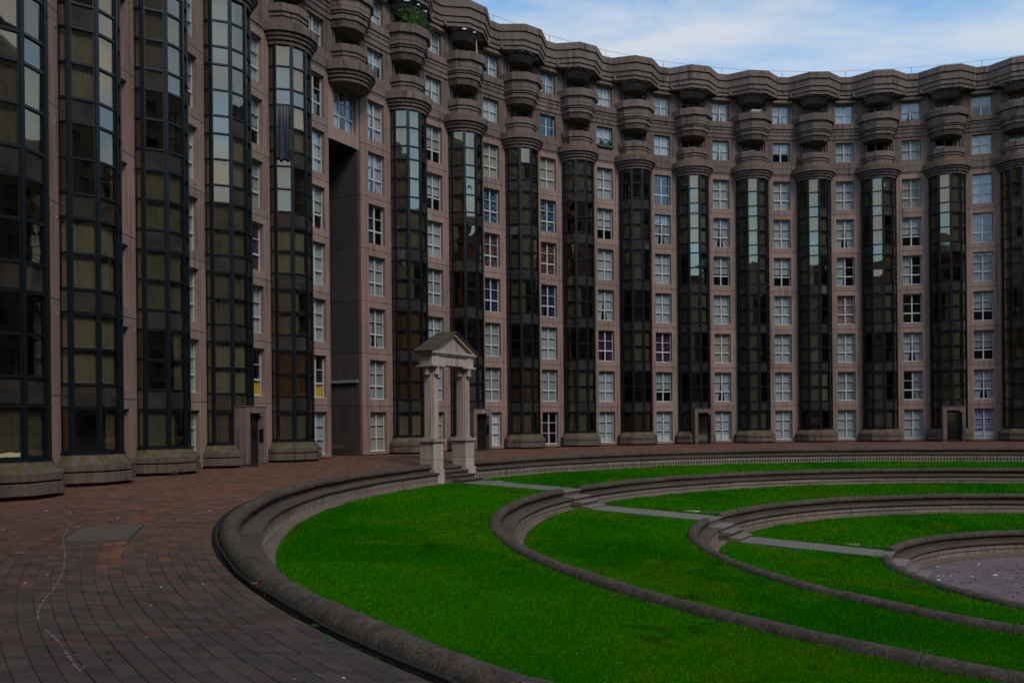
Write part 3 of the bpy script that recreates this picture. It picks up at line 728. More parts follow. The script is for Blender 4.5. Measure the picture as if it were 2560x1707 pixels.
mb = MB(); mb.bevbox(-.58, .58, -1.13, 1.13, -.05, .004, .004); obj('concrete_patch', mb.mesh('concrete_patch', concrete('patch_concrete', (.088, .074, .059), streak=False, speck=.3, blotch=.7)), walk, T(patch_c.x, patch_c.y, zwalk(math.hypot(patch_c.x-RC[0], patch_c.y-RC[1]))+.008) @ Matrix.Rotation(.30, 4, 'Z'))

# ------------------------------------------------------------------ terrace walls
def ax_theta(R):
    p = AX0-Vector((RC[0], RC[1], 0)); b = p.dot(AXD); c = p.dot(p)-R*R; s = -b-math.sqrt(b*b-c) if True else 0
    q = p+AXD*s
    return math.atan2(q.y, q.x)
def arc_stone(prof, R, t0, t1, name, mat, seg=.16, sm=True):
    """closed profile [(d inward, z)] swept round the centre"""
    n = max(2, int((t1-t0)/seg*R/1.0)); n = min(n, 10); mb = MB(); rows = []
    for k in range(n+1):
        th = t0+(t1-t0)*k/n; rows.append([polar(R-d, th, z) for d, z in prof])
    mb.sweep(rows, None, closed=True, sm=False)
    me = mb.mesh(name, mat)
    if sm: me.polygons.foreach_set('use_smooth', [True]*len(me.polygons)); me.set_sharp_from_angle(angle=R_(35))
    return me
TLAB = ['outermost curved stone bench wall with square grille, along the brick walkway', 'curved stone bench wall second from the brick walkway', 'curved stone bench wall third from the brick walkway', 'innermost curved stone bench wall round the paved stage']
COPE = [(.005, -.16), (.0, -.03), (.012, .03), (.04, .08), (.085, .118), (.14, .138), (.19, .14), (.245, .13), (.295, .105), (.335, .06), (.355, .005), (.345, -.05), (.315, -.085), (.26, -.10), (.2, -.105), (.16, -.16)]
for k in range(4):
    R = RR[k]; lv = LEV[k]; lo = LOW[k]; drop = lv-lo
    hw = 1.62 if k == 0 else .82
    tc_ = ax_theta(R-.2); g = hw/R
    tw = empty('terrace_wall', T(*polar(R, tc_+g, lv)))
    tag(tw, TLAB[k], 'bench wall')
    span = 2*math.pi-2*g
    def ring(prof, L, name, mat, gapj=.004, dz=.004):
        n = max(6, int(round(span*R/L))); off = 0
        for j in range(n):
            t0 = tc_+g+span*j/n; t1 = tc_+g+span*(j+1)/n; jz = random.gauss(0, dz); jd = random.gauss(0, dz)
            mid = polar(R-.5, (t0+t1)/2, lv)
            if mid[1] < -1 or mid[0] > 46: 
                if not (k == 0 and False): continue
            obj(name, arc_stone([(d+jd, z+jz) for d, z in prof], R, t0+gapj/R, t1-gapj/R, name, mat), tw)
    Z = lambda L: [(d, lv+z) for d, z in L]
    ring(Z(COPE), 1.75, 'coping_stone', M['coping'], .010, .008)
    ring(Z([(.05, -.9), (.05, -.12), (.27, -.12), (.27, -.26), (.27, -.9)]), 6.0, 'backing_wall', M['bench'], -.002, 0)
    ring(Z([(.24, -.31), (.24, -.215), (.66, -.222), (.715, -.228), (.745, -.245), (.755, -.27), (.745, -.30), (.715, -.318)]), 1.9, 'bench_slab', M['bench'], .006, .004)
    fb = -.505
    ring(Z([(.40, fb), (.40, -.316), (.675, -.316), (.675, fb+.01), (.665, fb)]), 1.9, 'fascia_panel', M['fascia'], .006, .003)
    if k == 0:
        ring(Z([(.3, -.9), (.3, fb), (.45, fb), (.45, -.9)]), 6.0, 'grille_backing', M['dark'], -.002, 0)
        mb = MB(); n = int(span*R/.185)
        for j in range(n):
            th = tc_+g+span*(j+.5)/n; c = polar(R-.64, th, 0)
            if c[1] < -1 or c[0] > 46: continue
            mb.box(-.035, .15, -.044, .044, lv-.66, lv+fb+.006, T(c[0], c[1], 0) @ Matrix.Rotation(th, 4, 'Z'))
        tag(obj('grille', mb.mesh('grille_blocks', M['fascia']), tw), kind='stuff')
        ring(Z([(.55, -.9), (.55, -.655), (.70, -.655), (.70, -.9)]), 1.9, 'grille_sill', M['fascia'], .002, 0)
    else:
        ring(Z([(.4, -drop-.2), (.4, fb-.004), (.635, fb-.004), (.635, -drop-.2)]), 1.9, 'lower_panel', M['fascia'], .003, .002)
    kt = -drop+(.045 if k < 3 else .12)
    ke = FOOT[k]
    ring(Z([(.58, -drop-.25), (.58, kt), (ke-.05, kt-.004), (ke-.012, kt-.02), (ke, kt-.05), (ke, -drop-.25)]), 1.9, 'kerb_slab', M['kerb'], .007, .004)

# gutter and pipe outside the top wall
def black_mat():
    m, t, b = new_mat('black_gutter'); b.inputs['Base Color'].default_value = (.008, .008, .008, 1); b.inputs['Roughness'].default_value = .95; return m
tag(obj('gutter', annulus([27.9, 28.128, 28.131], [-.40, -.40, zwalk(28.13)-.014], 180, 'gutter', black_mat())), kind='structure')
mb = MB(); rows = []; t0, t1 = R_(196), R_(262)
for j in range(121):
    th = t0+(t1-t0)*j/120; rr = 28.035+.012*math.sin(j*.35)+.006*math.sin(j*1.3); zz_ = -.215+.008*math.sin(j*.5)
    rows.append([polar(rr+.021*math.cos(q*math.pi/4), th, zz_+.021*math.sin(q*math.pi/4)) for q in range(8)])
mb.sweep(rows, None, closed=True, sm=True)
tag(obj('drain_pipe', mb.mesh('drain_pipe', plain('black_plastic', (.02, .02, .021), .35, .5))), 'thin black plastic pipe lying in the gutter along the outermost bench wall', 'pipe')
# lawns
def lawn_mat():
    m, t, b = new_mat('lawn_soil'); c = ramp(t, noise(t, 1.1, 6), [(.3, (.006, .085, .001)), (.55, (.010, .13, .001)), (.8, (.022, .13, .002))]); c = mixc(t, ramp(t, noise(t, 2.3, 6, .7), [(.66, 0), (.74, 1)]), c, (.03, .024, .014))
    t.links.new(c, b.inputs['Base Color']); b.inputs['Roughness'].default_value = .95; b.inputs['Specular IOR Level'].default_value = .0; bump(t, b, noise(t, 60, 4), .6, .02); return m
LM = lawn_mat()
def lawn_z(k, r):
    r0 = RR[k]-FOOT[k]; r1 = RR[k+1]; f = (r0-r)/(r0-r1); return LOW[k]+(LEV[k+1]-LOW[k])*f
for k in range(3):
    r0 = RR[k]-FOOT[k]+.06; r1 = RR[k+1]-.06; rs = np.linspace(r0, r1, 12)
    tag(obj('lawn', annulus(rs, [lawn_z(k, r) for r in rs], 160, 'lawn', LM)), kind='structure')
# grass blades
def grass_mat():
    m, t, b = new_mat('grass_blades'); a = nd(t, 'ShaderNodeAttribute', attribute_name='Col').outputs['Color']
    t.links.new(a, b.inputs['Base Color']); b.inputs['Roughness'].default_value = .9; b.inputs['Specular IOR Level'].default_value = .0
    tr = nd(t, 'ShaderNodeBsdfTranslucent'); t.links.new(a, tr.inputs[0]); mx = nd(t, 'ShaderNodeMixShader'); mx.inputs[0].default_value = .25
    t.links.new(b.outputs[0], mx.inputs[1]); t.links.new(tr.outputs[0], mx.inputs[2]); t.links.new(mx.outputs[0], t.nodes['Material Output'].inputs[0]); return m
GM = grass_mat()
def vnoise(x, y, s, seed):
    """cheap smooth value noise"""
    X = x*s; Y = y*s; xi = np.floor(X).astype(np.int64); yi = np.floor(Y).astype(np.int64); fx = X-xi; fy = Y-yi
    fx = fx*fx*(3-2*fx); fy = fy*fy*(3-2*fy)
    def h(a, b): 
        n = (a*374761393+b*668265263+seed*1442695041) & 0x7fffffff; n = ((n ^ (n >> 13))*1274126177) & 0x7fffffff; return (n & 0xffff)/65535.
    return (h(xi, yi)*(1-fx)+h(xi+1, yi)*fx)*(1-fy)+(h(xi, yi+1)*(1-fx)+h(xi+1, yi+1)*fx)*fy
def grass(k, total):
    r0 = RR[k]-FOOT[k]-.01; r1 = RR[k+1]+.005
    pts = []
    need = total
    while need > 0:
        n = 900000
        r = np.sqrt(rng.uniform(r1**2, r0**2, n)); th = rng.uniform(0, 2*np.pi, n)
        x = RC[0]+r*np.cos(th); y = RC[1]+r*np.sin(th); z = LOW[k]+(LEV[k+1]-LOW[k])*(RR[k]-FOOT[k]-r)/(RR[k]-FOOT[k]-RR[k+1])
        ok = y > 2; d = np.hypot(x, y); sx = 512+FP*x/np.maximum(y, .1); sy = CYP-FP*(z-1.83)/np.maximum(y, .1)
        ok &= (sx > -140) & (sx < 1164) & (sy < 800)
        ok &= rng.random(n) < np.clip((9.5/d)**1.75, .02, 1)
        s = (x-AX0.x)*AXP.x+(y-AX0.y)*AXP.y; ok &= ~((np.abs(s) < .80) & (((x-AX0.x)*AXD.x+(y-AX0.y)*AXD.y) > -2) & (((x-AX0.x)*AXD.x+(y-AX0.y)*AXD.y) < 20))
        bare = vnoise(x, y, .9, 3)*.5+vnoise(x, y, 2.7, 5)*.5
        ok &= (bare < .80) | (rng.random(n) < .25)
        q = np.stack([x, y, z, d], 1)[ok]; pts.append(q[:need]); need -= len(q)
    P = np.concatenate(pts); n = len(P); x, y, z, d = P.T
    edge = np.minimum(np.hypot(x-RC[0], y-RC[1])-r1, r0-np.hypot(x-RC[0], y-RC[1]))
    sc = np.clip(d/9.5, .9, 4.6)**.85
    clump = vnoise(x, y, 1.6, 11); tall = 1+.7*(vnoise(x, y, .45, 17) > .62)
    h = .021*sc**.55*rng.uniform(.6, 1.4, n)*(.7+.6*clump)*tall; h *= np.where((edge < .10) & (rng.random(n) < .5), 1.6, 1)
    wd = .0070*sc*rng.uniform(.7, 1.4, n)
    a = rng.uniform(0, 2*np.pi, n); ln = rng.uniform(.2, 1.3, n)*h; la = rng.uniform(0, 2*np.pi, n)
    fl = rng.random(n) < .0018; h[fl] *= .5
    V = np.empty((n, 3, 3)); ca, sa = np.cos(a)*wd, np.sin(a)*wd
    V[:, 0] = np.stack([x-ca, y-sa, z-.006], 1); V[:, 1] = np.stack([x+ca, y+sa, z-.006], 1); V[:, 2] = np.stack([x+np.cos(la)*ln, y+np.sin(la)*ln, z+h], 1)
    me = bpy.data.meshes.new('grass'); me.vertices.add(3*n); me.vertices.foreach_set('co', V.ravel()); me.loops.add(3*n); me.loops.foreach_set('vertex_index', np.arange(3*n, dtype=np.int32))
    me.polygons.add(n); me.polygons.foreach_set('loop_start', np.arange(0, 3*n, 3, dtype=np.int32)); me.polygons.foreach_set('loop_total', np.full(n, 3, dtype=np.int32)); me.update(calc_edges=True)
    dry = np.clip((vnoise(x, y, .55, 23)*.6+vnoise(x, y, 2.2, 29)*.4-.52)*3.2, 0, .6); dry = np.maximum(dry, np.clip(.55-edge*1.3, 0, .5)*vnoise(x, y, 1.3, 31))
    g = np.array((.018, .190, .0010)); g2 = np.array((.055, .240, .0015)); dr = np.array((.085, .205, .004)); bl = np.array((.006, .135, .0012))
    u = rng.random((n, 1))*.7+.3*vnoise(x, y, .8, 41)[:, None]
    c = g*(1-u)+g2*u; dk = np.clip((vnoise(x, y, .33, 51)-.45)*2.2, 0, .6)[:, None]; c = c*(1-dk)+bl*dk; c = c*(1-dry[:, None])+dr*dry[:, None]
    c *= rng.uniform(.68, 1.4, (n, 1)); lt = rng.random(n) < .06; c[lt] *= 1.7; sc_ = np.clip((vnoise(x, y, 1.1, 61)*.55+vnoise(x, y, 4.3, 67)*.45-.76)*6, 0, .45)[:, None]; c = c*(1-sc_)+np.array((.022, .045, .006))*sc_; c[fl] = (.45, .5, .42)
    at = me.attributes.new('Col', 'FLOAT_COLOR', 'FACE'); at.data.foreach_set('color', np.concatenate([c, np.ones((n, 1))], 1).ravel())
    me.materials.append(GM)
    o = obj('grass', me); tag(o, ['short green grass on the outermost curved lawn', 'short green grass on the middle curved lawn', 'short green grass on the innermost curved lawn'][k], 'grass', kind='stuff')
grass(0, 700000); grass(1, 430000); grass(2, 230000)

# stage floor
def stage_mat():
    m, t, b = new_mat('stage_paving'); br = nd(t, 'ShaderNodeTexBrick'); br.inputs['Scale'].default_value = 1; br.inputs['Brick Width'].default_value = .24; br.inputs['Row Height'].default_value = .12; br.inputs['Mortar Size'].default_value = .008
    br.inputs['Color1'].default_value = (.15, .115, .118, 1); br.inputs['Color2'].default_value = (.115, .09, .095, 1); br.inputs['Mortar'].default_value = (.07, .06, .06, 1); t.links.new(pos(t), br.inputs['Vector'])
    c = mixc(t, 1, br.outputs['Color'], ramp(t, noise(t, 1.2, 6), [(.3, .75), (.7, 1.25)]), 'MULTIPLY'); t.links.new(c, b.inputs['Base Color']); b.inputs['Roughness'].default_value = .8; return m
tag(obj('stage_floor', annulus([.01, 4, RR[3]-.8], [LOW[3]]*3, 96, 'stage_floor', stage_mat())), kind='structure')

# ------------------------------------------------------------------ stairs, paths
def axis_s(R):
    p = AX0-Vector((RC[0], RC[1], 0)); b = p.dot(AXD); c = p.dot(p)-R*R; return -b-math.sqrt(b*b-c)
def axM(s, z=0):
    p = AX0+AXD*s; a = math.atan2(AXD.y, AXD.x); return Matrix.Translation((p.x, p.y, z)) @ Matrix.Rotation(a, 4, 'Z')
SLAB = ['stone steps between the two pillars of the gabled portico', 'stone steps through the bench wall second from the brick walkway', 'stone steps through the bench wall third from the brick walkway', 'stone steps down to the paved stage']
for k in range(4):
    s0 = axis_s(RR[k]); lv, lo = LEV[k], LOW[k]
    st = empty('stone_steps', axM(s0, lo)); tag(st, SLAB[k], 'steps')
    if k == 0: treads = [(-.15, .36, lv-.03), (.30, .72, lv-.20), (.66, 1.08, lv-.37), (1.02, 1.46, lv-.55)]; hw = .87
    else: treads = [(-.02, .36, lv+.03), (.32, .82, lv-.20), (.76, 1.16, lv-.37), (1.10, 1.50, lv-.55)]; hw = .78
    for a, b, z in treads:
        mb = MB(); jx = random.gauss(0, .006)
        prof = [(a, z-.13), (a, z), (b-.03, z-.004), (b-.008, z-.02), (b, z-.045), (b-.008, z-.07), (b-.03, z-.085), (b-.05, z-.13)]
        mb.sweep([[(p[0], y, p[1]) for p in prof] for y in (-hw+jx, hw+jx)], None, closed=True)
        obj('step', mb.mesh('step', M['path'] if k else M['bench']), st, axM(s0, 0))
        mb = MB(); mb.box(a, b-.06, -hw+.02, hw-.02, lo-.3, z-.131); obj('riser', mb.mesh('riser', M['kerb']), st, axM(s0, 0))
    if k < 3:
        a = s0+1.44; b = axis_s(RR[k+1])-.02; mb = MB(); L = b-a
        vs = []
        za, zb = lo+.035, LEV[k+1]+.045
        for x, z in ((0, za), (L, zb)):
            for y in (-.78, .78): vs += [(x, y, z), (x, y, z-.3)]
        mb.add(vs, [(0, 4, 6, 2), (0, 1, 5, 4), (2, 6, 7, 3), (0, 2, 3, 1), (4, 5, 7, 6)])
        tag(obj('path', mb.mesh('path', M['path']), None, axM(a, 0)), kind='structure')

# ------------------------------------------------------------------ gabled portico
P0 = axM(axis_s(27.83), 0); lo = LOW[0]
por = empty('stone_portico', P0 @ T(0, 0, lo)); tag(por, 'pale stone gabled portico with mossy roof standing over the top steps', 'portico')
PT = 1.235                              # half spacing of the pillars
def part(name, mb, mat, parent=por, Mx=P0): return obj(name, mb.mesh(name, mat), parent, Mx)
for s in (-1, 1):
    y = s*PT
    mb = MB(); mb.bevbox(-.44, .44, y-.41, y+.41, lo-.05, lo+.62, .012); mb.bevbox(-.37, .37, y-.36, y+.36, lo+.62, lo+1.05, .012)
    pd = part('pedestal', mb, M['portico'])
    mb = MB(); mb.bevbox(-.37, .37, y-.36, y+.36, lo+1.06, .83, .012); part('pedestal_block', mb, M['portico'], pd)
    mb = MB(); mb.bevbox(-.39, .39, y-.38, y+.38, .83, .88, .008); mb.bevbox(-.45, .45, y-.44, y+.44, .88, 1.0, .015); part('pedestal_cap', mb, M['portico'], pd)
    mb = MB(); mb.bevbox(-.25, .25, y-.19, y+.19, 1.0, 4.22, .01)
    for q in (-1, 1): mb.bevbox(-.175, .175, y+q*.19-.035, y+q*.19+.035, 1.08, 4.0, .006); mb.bevbox(q*.25-.03, q*.25+.03, y-.115, y+.115, 1.08, 4.0, .006)
    mb.bevbox(-.30, .30, y-.25, y+.25, 1.0, 1.075, .02)
    pr = part('pier', mb, M['portico'])
    for dx_, dy_ in ((.33, 0), (-.33, 0), (0, .26), (0, -.26)):
        mb = MB(); rings = []
        for rr, z in ((.09, 3.86), (.155, 3.87), (.155, 3.93), (.125, 3.945), (.125, 4.15), (.14, 4.16), (.14, 4.205)): rings.append([(dx_*.95+rr*math.cos(2*math.pi*q/16), y+dy_*.95+rr*math.sin(2*math.pi*q/16), z) for q in range(16)])
        mb.sweep(rings, None, closed=True, sm=False); part('capital', mb, M['portico'], pr)
    mb = MB(); mb.bevbox(-.46, .46, y-.45, y+.45, 4.21, 4.30, .012); part('abacus', mb, M['portico'], pr)
mb = MB(); mb.bevbox(-.33, .33, -PT-.36, PT+.36, 4.30, 4.72, .01)
for s in (-1, 1): mb.bevbox(-.37, .37, s*PT-.17, s*PT+.17, 4.302, 4.70, .008); mb.box(-.35, .35, s*PT+s*.20, s*PT+s*.38, 4.31, 4.69)
part('entablature', mb, M['portico'])
mb = MB(); mb.bevbox(-.40, .40, -PT-.46, PT+.46, 4.722, 4.80, .01); mb.bevbox(-.46, .46, -PT-.55, PT+.55, 4.80, 4.92, .012); part('cornice', mb, M['portico'])
mb = MB(); hw = PT+.52; hr = .92
tri = [(-hw+.12, 4.92), (hw-.12, 4.92), (0, 4.92+hr*.93)]
mb.sweep([[(x, a, b) for a, b in tri] for x in (-.30, .30)], None, closed=True); pdm = part('pediment', mb, M['portico'])
for s in (-1, 1):
    th = math.atan2(hr, hw); L = math.hypot(hr, hw)
    A = P0 @ T(0, 0, 4.93+hr) @ (Matrix.Rotation(-th, 4, 'X') if s > 0 else Matrix.Rotation(math.pi, 4, 'Z') @ Matrix.Rotation(-th, 4, 'X'))
    mb = MB(); mb.bevbox(-.44, .44, .0, L+.02, -.15, -.035, .01); part('raking_cornice', mb, M['portico'], pdm, A)
    for q in range(5):
        mb = MB(); j = random.gauss(0, .008); mb.bevbox(-.52+j, .52+j, (L+.12)*q/5+.004, (L+.12)*(q+1)/5-.004, -.033, .045+random.gauss(0, .004), .015); part('roof_slab', mb, M['roofmoss'], pdm, A)
mb = MB(); mb.bevbox(-.18, .20, -PT+.362, -PT+.385, .10, .62, .01)
for dx_ in (-.15, .17):
    for dz in (.14, .58): mb.box(dx_-.012, dx_+.012, -PT+.385, -PT+.392, dz-.012, dz+.012)
part('plaque', mb, plain('dull_brass', (.22, .19, .12), .5, .4))


# ------------------------------------------------------------------ small things
def gz(p): return zwalk(math.hypot(p.x-RC[0], p.y-RC[1]))
def walk_px(px, py):
    p = ground_at(px, py)
    for _ in range(3): p = ground_at(px, py, gz(p))
    return p
LEAF = plain('fresh_leaf', (.035, .16, .012), .5, .3, 0, .4, 12); LEAFD = plain('dark_leaf', (.02, .085, .012), .5, .3, 0, .4, 12); DRY = plain('dry_leaf', (.09, .06, .03), .8, .2, 0, .4, 9)
def leaf(mb, c, size, n=None, mi=0):
    """small folded leaf"""
    ax = Vector((random.gauss(0, 1), random.gauss(0, 1), random.gauss(0, .6))).normalized(); u = ax.orthogonal().normalized(); v = ax.cross(u)
    q = random.random()*6.28; u, v = u*math.cos(q)+v*math.sin(q), v*math.cos(q)-u*math.sin(q)
    mb.add([c-u*size, c+v*size*.45+ax*size*.12, c+u*size, c-v*size*.45+ax*size*.12], [(0, 1, 2), (0, 2, 3)], mi)
# weeds and lime in the joints of the walkway
mb = MB()
def weed(p, sc, n=8):
    for _ in range(n):
        a = random.random()*6.28; l = sc*random.uniform(.4, 1.2); w_ = sc*.09; c = p+Vector((random.gauss(0, sc*.5), random.gauss(0, sc*.5), -.004)); t_ = c+Vector((math.cos(a)*l*.8, math.sin(a)*l*.8, l*random.uniform(.25, .8)))
        sx = Vector((-math.sin(a)*w_, math.cos(a)*w_, 0)); mid = (c+t_)/2+Vector((0, 0, l*.15)); mb.add([c, mid+sx, t_, mid-sx], [(0, 1, 2), (0, 2, 3)])
lines = [[(228, 1352), (215, 1378), (196, 1410), (188, 1445), (188, 1480), (196, 1520), (210, 1558), (228, 1590), (245, 1612), (272, 1636)], [(150, 1470), (153, 1510), (165, 1550), (180, 1580), (196, 1600)], [(262, 1552), (282, 1580), (292, 1592)], [(462, 1418), (475, 1424), (515, 1424)], [(380, 1284), (420, 1268), (485, 1232)], [(300, 1292), (350, 1273), (372, 1262)], [(570, 1250), (590, 1249), (622, 1250)]]
for L in lines:
    for (a, b), (c, d) in zip(L[:-1], L[1:]):
        for q in range(9):
            if random.random() < .45: continue
            f = (q+random.random())/9; p = walk_px(a+(c-a)*f, b+(d-b)*f); weed(p, random.uniform(.012, .030), random.randint(2, 7))
for px, py in ((284, 1576), (270, 1634), (300, 1590), (190, 1420), (476, 1422), (588, 1248), (484, 1232), (34, 1290), (62, 1291), (283, 1427), (545, 1575), (780, 1566), (812, 1600), (820, 1607)):
    for _ in range(5): weed(walk_px(px+random.gauss(0, 3), py+random.gauss(0, 1.5)), .035, 7)
for _ in range(90):
    th = R_(random.uniform(186, 262)); r = random.uniform(28.14, 28.24); weed(Vector(polar(r, th, zwalk(r))), random.uniform(.012, .04), 5)
tag(obj('weeds', mb.mesh('weeds', LEAF), walk), kind='stuff')
mb = MB()
def ribbon(pts, w_, keep=.8):
    for a, b in zip(pts[:-1], pts[1:]):
        n = max(2, int((b-a).length/.035))
        for q in range(n):
            if random.random() > keep: continue
            p0 = a+(b-a)*(q/n); p1 = a+(b-a)*((q+.95)/n); d = (p1-p0).normalized(); sx = Vector((-d.y, d.x, 0)); o = sx*random.gauss(0, w_*.12); k0, k1 = w_*random.uniform(.2, .75), w_*random.uniform(.2, .75); up_ = Vector((0, 0, .0045))
            mb.add([p0-sx*k0+o+up_, p0+sx*k0+o+up_, p1+sx*k1+o+up_, p1-sx*k1+o+up_], [(0, 3, 2, 1)])
c2 = lambda L: [walk_px(x/2.613, 1107+y/2.613) for x, y in L]
ribbon(c2([(462, 540), (430, 585), (405, 640), (412, 700), (416, 760), (410, 820), (395, 880), (365, 935), (330, 985), (285, 1030), (250, 1085), (236, 1130), (238, 1180)]), .020, .8)
ribbon(c2([(278, 1232), (320, 1270), (375, 1318), (405, 1370), (440, 1415), (470, 1465), (502, 1505)]), .019, .8)
ribbon(c2([(230, 1050), (265, 1015), (290, 990)]), .018, .5)
for _ in range(190):
    k = random.randint(1, 40); r = 28.225+TW*(k+.5)
    if r > 34: continue
    th = R_(random.uniform(180, 236)); dl = random.uniform(.08, .55)/r
    ribbon([Vector(polar(r, th+dl*q/4, zwalk(r))) for q in range(5)], .009, .55)
def lime_mat():
    m, t, b = new_mat('lime_bloom'); t.links.new(ramp(t, noise(t, 14, 4), [(.3, (.10, .09, .08)), (.7, (.21, .195, .18))]), b.inputs['Base Color']); b.inputs['Roughness'].default_value = .95; return m
tag(obj('lime_bloom', mb.mesh('lime_bloom', lime_mat()), walk), kind='stuff')
# bits of grit and droppings on the walkway
mb = MB()
for _ in range(420):
    r = random.uniform(28.3, 35); th = R_(random.uniform(135, 240)); p = Vector(polar(r, th, zwalk(r)))
    if not inframe(p, 5): continue
    sz = random.uniform(.006, .022)*(1 if p.y < 14 else 1.6); pts = [p+Vector((math.cos(q*1.05+.3)*sz*random.uniform(.5, 1.2), math.sin(q*1.05+.3)*sz*random.uniform(.5, 1.2), .005)) for q in range(6)]
    mb.add(pts+[p+Vector((0, 0, .005+sz*.35))], [(q, (q+1) % 6, 6) for q in range(6)], 0 if random.random() < .45 else 1)
tag(obj('grit', mb.mesh('grit', [plain('pale_grit', (.42, .41, .39), .9), plain('dark_grit', (.02, .015, .012), .9)]), walk), kind='stuff')

# litter on the stage
PAP = plain('scrap_paper', (.68, .70, .72), .8, .2); BLU = plain('blue_wrapper', (.22, .30, .62), .4, .4)
def stage_px(px, py): return ground_at(px, py, LOW[3]+.004)
def scrap(p, sz, mat, label, thin=.3):
    mb = MB(); n = 9; c = []
    for k in range(n): a = 2*math.pi*k/n; rr = sz*random.uniform(.6, 1.2); c.append(Vector((rr*math.cos(a), rr*thin*1.6*math.sin(a), random.uniform(0, sz*.25))))
    mb.add(c+[Vector((0, 0, sz*.4)), Vector((0, 0, -.002))], [(k, (k+1) % n, n) for k in range(n)]+[((k+1) % n, k, n+1) for k in range(n)])
    o = obj('litter_scrap', mb.mesh('litter_scrap', mat), None, T(*p) @ Matrix.Rotation(random.random()*3, 4, 'Z')); tag(o, label, 'litter', 'scraps of litter on the paved stage'); return o
scrap(stage_px(2339, 1412), .16, BLU, 'crumpled blue wrapper lying against the kerb of the paved stage')
for px, py, sz in ((2343, 1443, .10), (2485, 1430, .09), (2425, 1434, .06), (2372, 1433, .06), (2355, 1432, .05), (2444, 1403, .07), (2342, 1433, .06)): scrap(stage_px(px, py), sz, PAP, 'small crumpled white paper scrap lying on the paved stage')
mb = MB()
for _ in range(95):
    p = stage_px(random.uniform(2310, 2600), random.uniform(1395, 1500))
    if math.hypot(p.x-RC[0], p.y-RC[1]) < RR[3]-.95: 
        for q in range(random.choice([1, 1, 2, 4])): leaf(mb, p+Vector((random.gauss(0, .08), random.gauss(0, .08), .015)), random.uniform(.02, .06), mi=random.choice([0, 1, 1]))
for _ in range(60):
    k = random.choice([0, 1, 2, 2]); r = random.uniform(RR[k+1]+.5, RR[k]-FOOT[k]-.3); th = R_(random.uniform(90, 260)); leaf(mb, Vector(polar(r, th, lawn_z(k, r)+.04)), random.uniform(.02, .045), mi=1)
tag(obj('fallen_leaves', mb.mesh('fallen_leaves', [LEAFD, DRY])), 'scattered dead leaves on the paved stage and lawns', 'leaves', kind='stuff')
# crushed can by the gutter
p = walk_px(632, 1466); mb = MB(); rows = []
for x, rr in ((-.06, .026), (-.055, .031), (-.02, .028), (0, .02), (.025, .028), (.055, .031), (.06, .026)): rows.append([(x, rr*math.cos(q*math.pi/5)*(.75 if abs(x) < .03 else 1), .03+rr*math.sin(q*math.pi/5)) for q in range(10)])
mb.sweep(rows[:4], None, closed=True, mi=0, sm=True); mb.sweep(rows[3:], None, closed=True, mi=1, sm=True)
tag(obj('drinks_can', mb.mesh('drinks_can', [plain('blue_can', (.03, .14, .3), .35, .5), plain('red_can', (.4, .03, .02), .35, .5)]), None, T(p.x, p.y, gz(p)) @ Matrix.Rotation(.7, 4, 'Z') @ Matrix.Scale(.6, 4)), 'crushed blue and red drinks can beside the gutter', 'can')
# red graffiti stroke on the third bench wall, put in as a draped sheet
p = ground_at(2366, 1258, LEV[2]-.30); th = math.atan2(p.y-RC[1], p.x-RC[0]); mb = MB(); rows = []
for k in range(7): rows.append([polar(RR[2]-.72-.02*math.sin(k), th+(j-4)*.0035, LEV[2]-.24-.018*k+.01*math.sin(j*1.7+k)) for j in range(9)])
rows.insert(0, [polar(RR[2]-.5, th+(j-4)*.0035, LEV[2]-.205+.008*math.sin(j*2)) for j in range(9)])
mb.sweep(rows, None, sm=True); tag(obj('red_graffiti_mark', mb.mesh('red_graffiti_mark', fabric('red_graffiti_mark', (.16, .015, .015)))), 'small red graffiti stroke on the edge of a stone bench', 'graffiti')
# utility covers set in the lawns beside the paths
def cover(px, py, k, L, label):
    r_ = 0; p = ground_at(px, py, LOW[k]-.1)
    for _ in range(3): p = ground_at(px, py, lawn_z(k, math.hypot(p.x-RC[0], p.y-RC[1])))
    mb = MB(); mb.bevbox(-L/2, -L*.06, -.22, .22, -.05, .04, .01); mb.bevbox(-L*.04, L/2, -.22, .22, -.05, .032, .01, mi=1)
    tag(obj('utility_cover', mb.mesh('utility_cover', [plain('pale_slab', (.38, .35, .28), .9), plain('green_slab', (.04, .09, .035), .9, .2, 0, .4)]), None, T(*p) @ Matrix.Rotation(math.atan2(AXD.y, AXD.x), 4, 'Z')), label, 'cover', 'covers sunk in the lawns')
cover(2150, 1358, 2, 1.3, 'pale and green cover sunk in the lawn above the paved stage'); cover(1750, 1277, 1, 1.3, 'pale and green cover sunk in the middle curved lawn'); cover(1255, 1205, 0, 1.2, 'pale and green cover sunk in the lawn below the gabled portico')
# stick on the inner lawn
p = ground_at(2240, 1450, -2.8); mb = MB(); rows = []
for k in range(6): rows.append([(k*.13+.0, .03*math.sin(k*1.1)+.012*math.cos(q*1.57), .03+.012*math.sin(q*1.57)) for q in range(4)])
mb.sweep(rows, None, closed=True); tag(obj('dead_stick', mb.mesh('dead_stick', DRY), None, T(p.x, p.y, lawn_z(2, math.hypot(p.x-RC[0], p.y-RC[1]))) @ Matrix.Rotation(-.5, 4, 'Z')), 'thin dead stick lying on the lawn beside the innermost bench wall', 'stick')

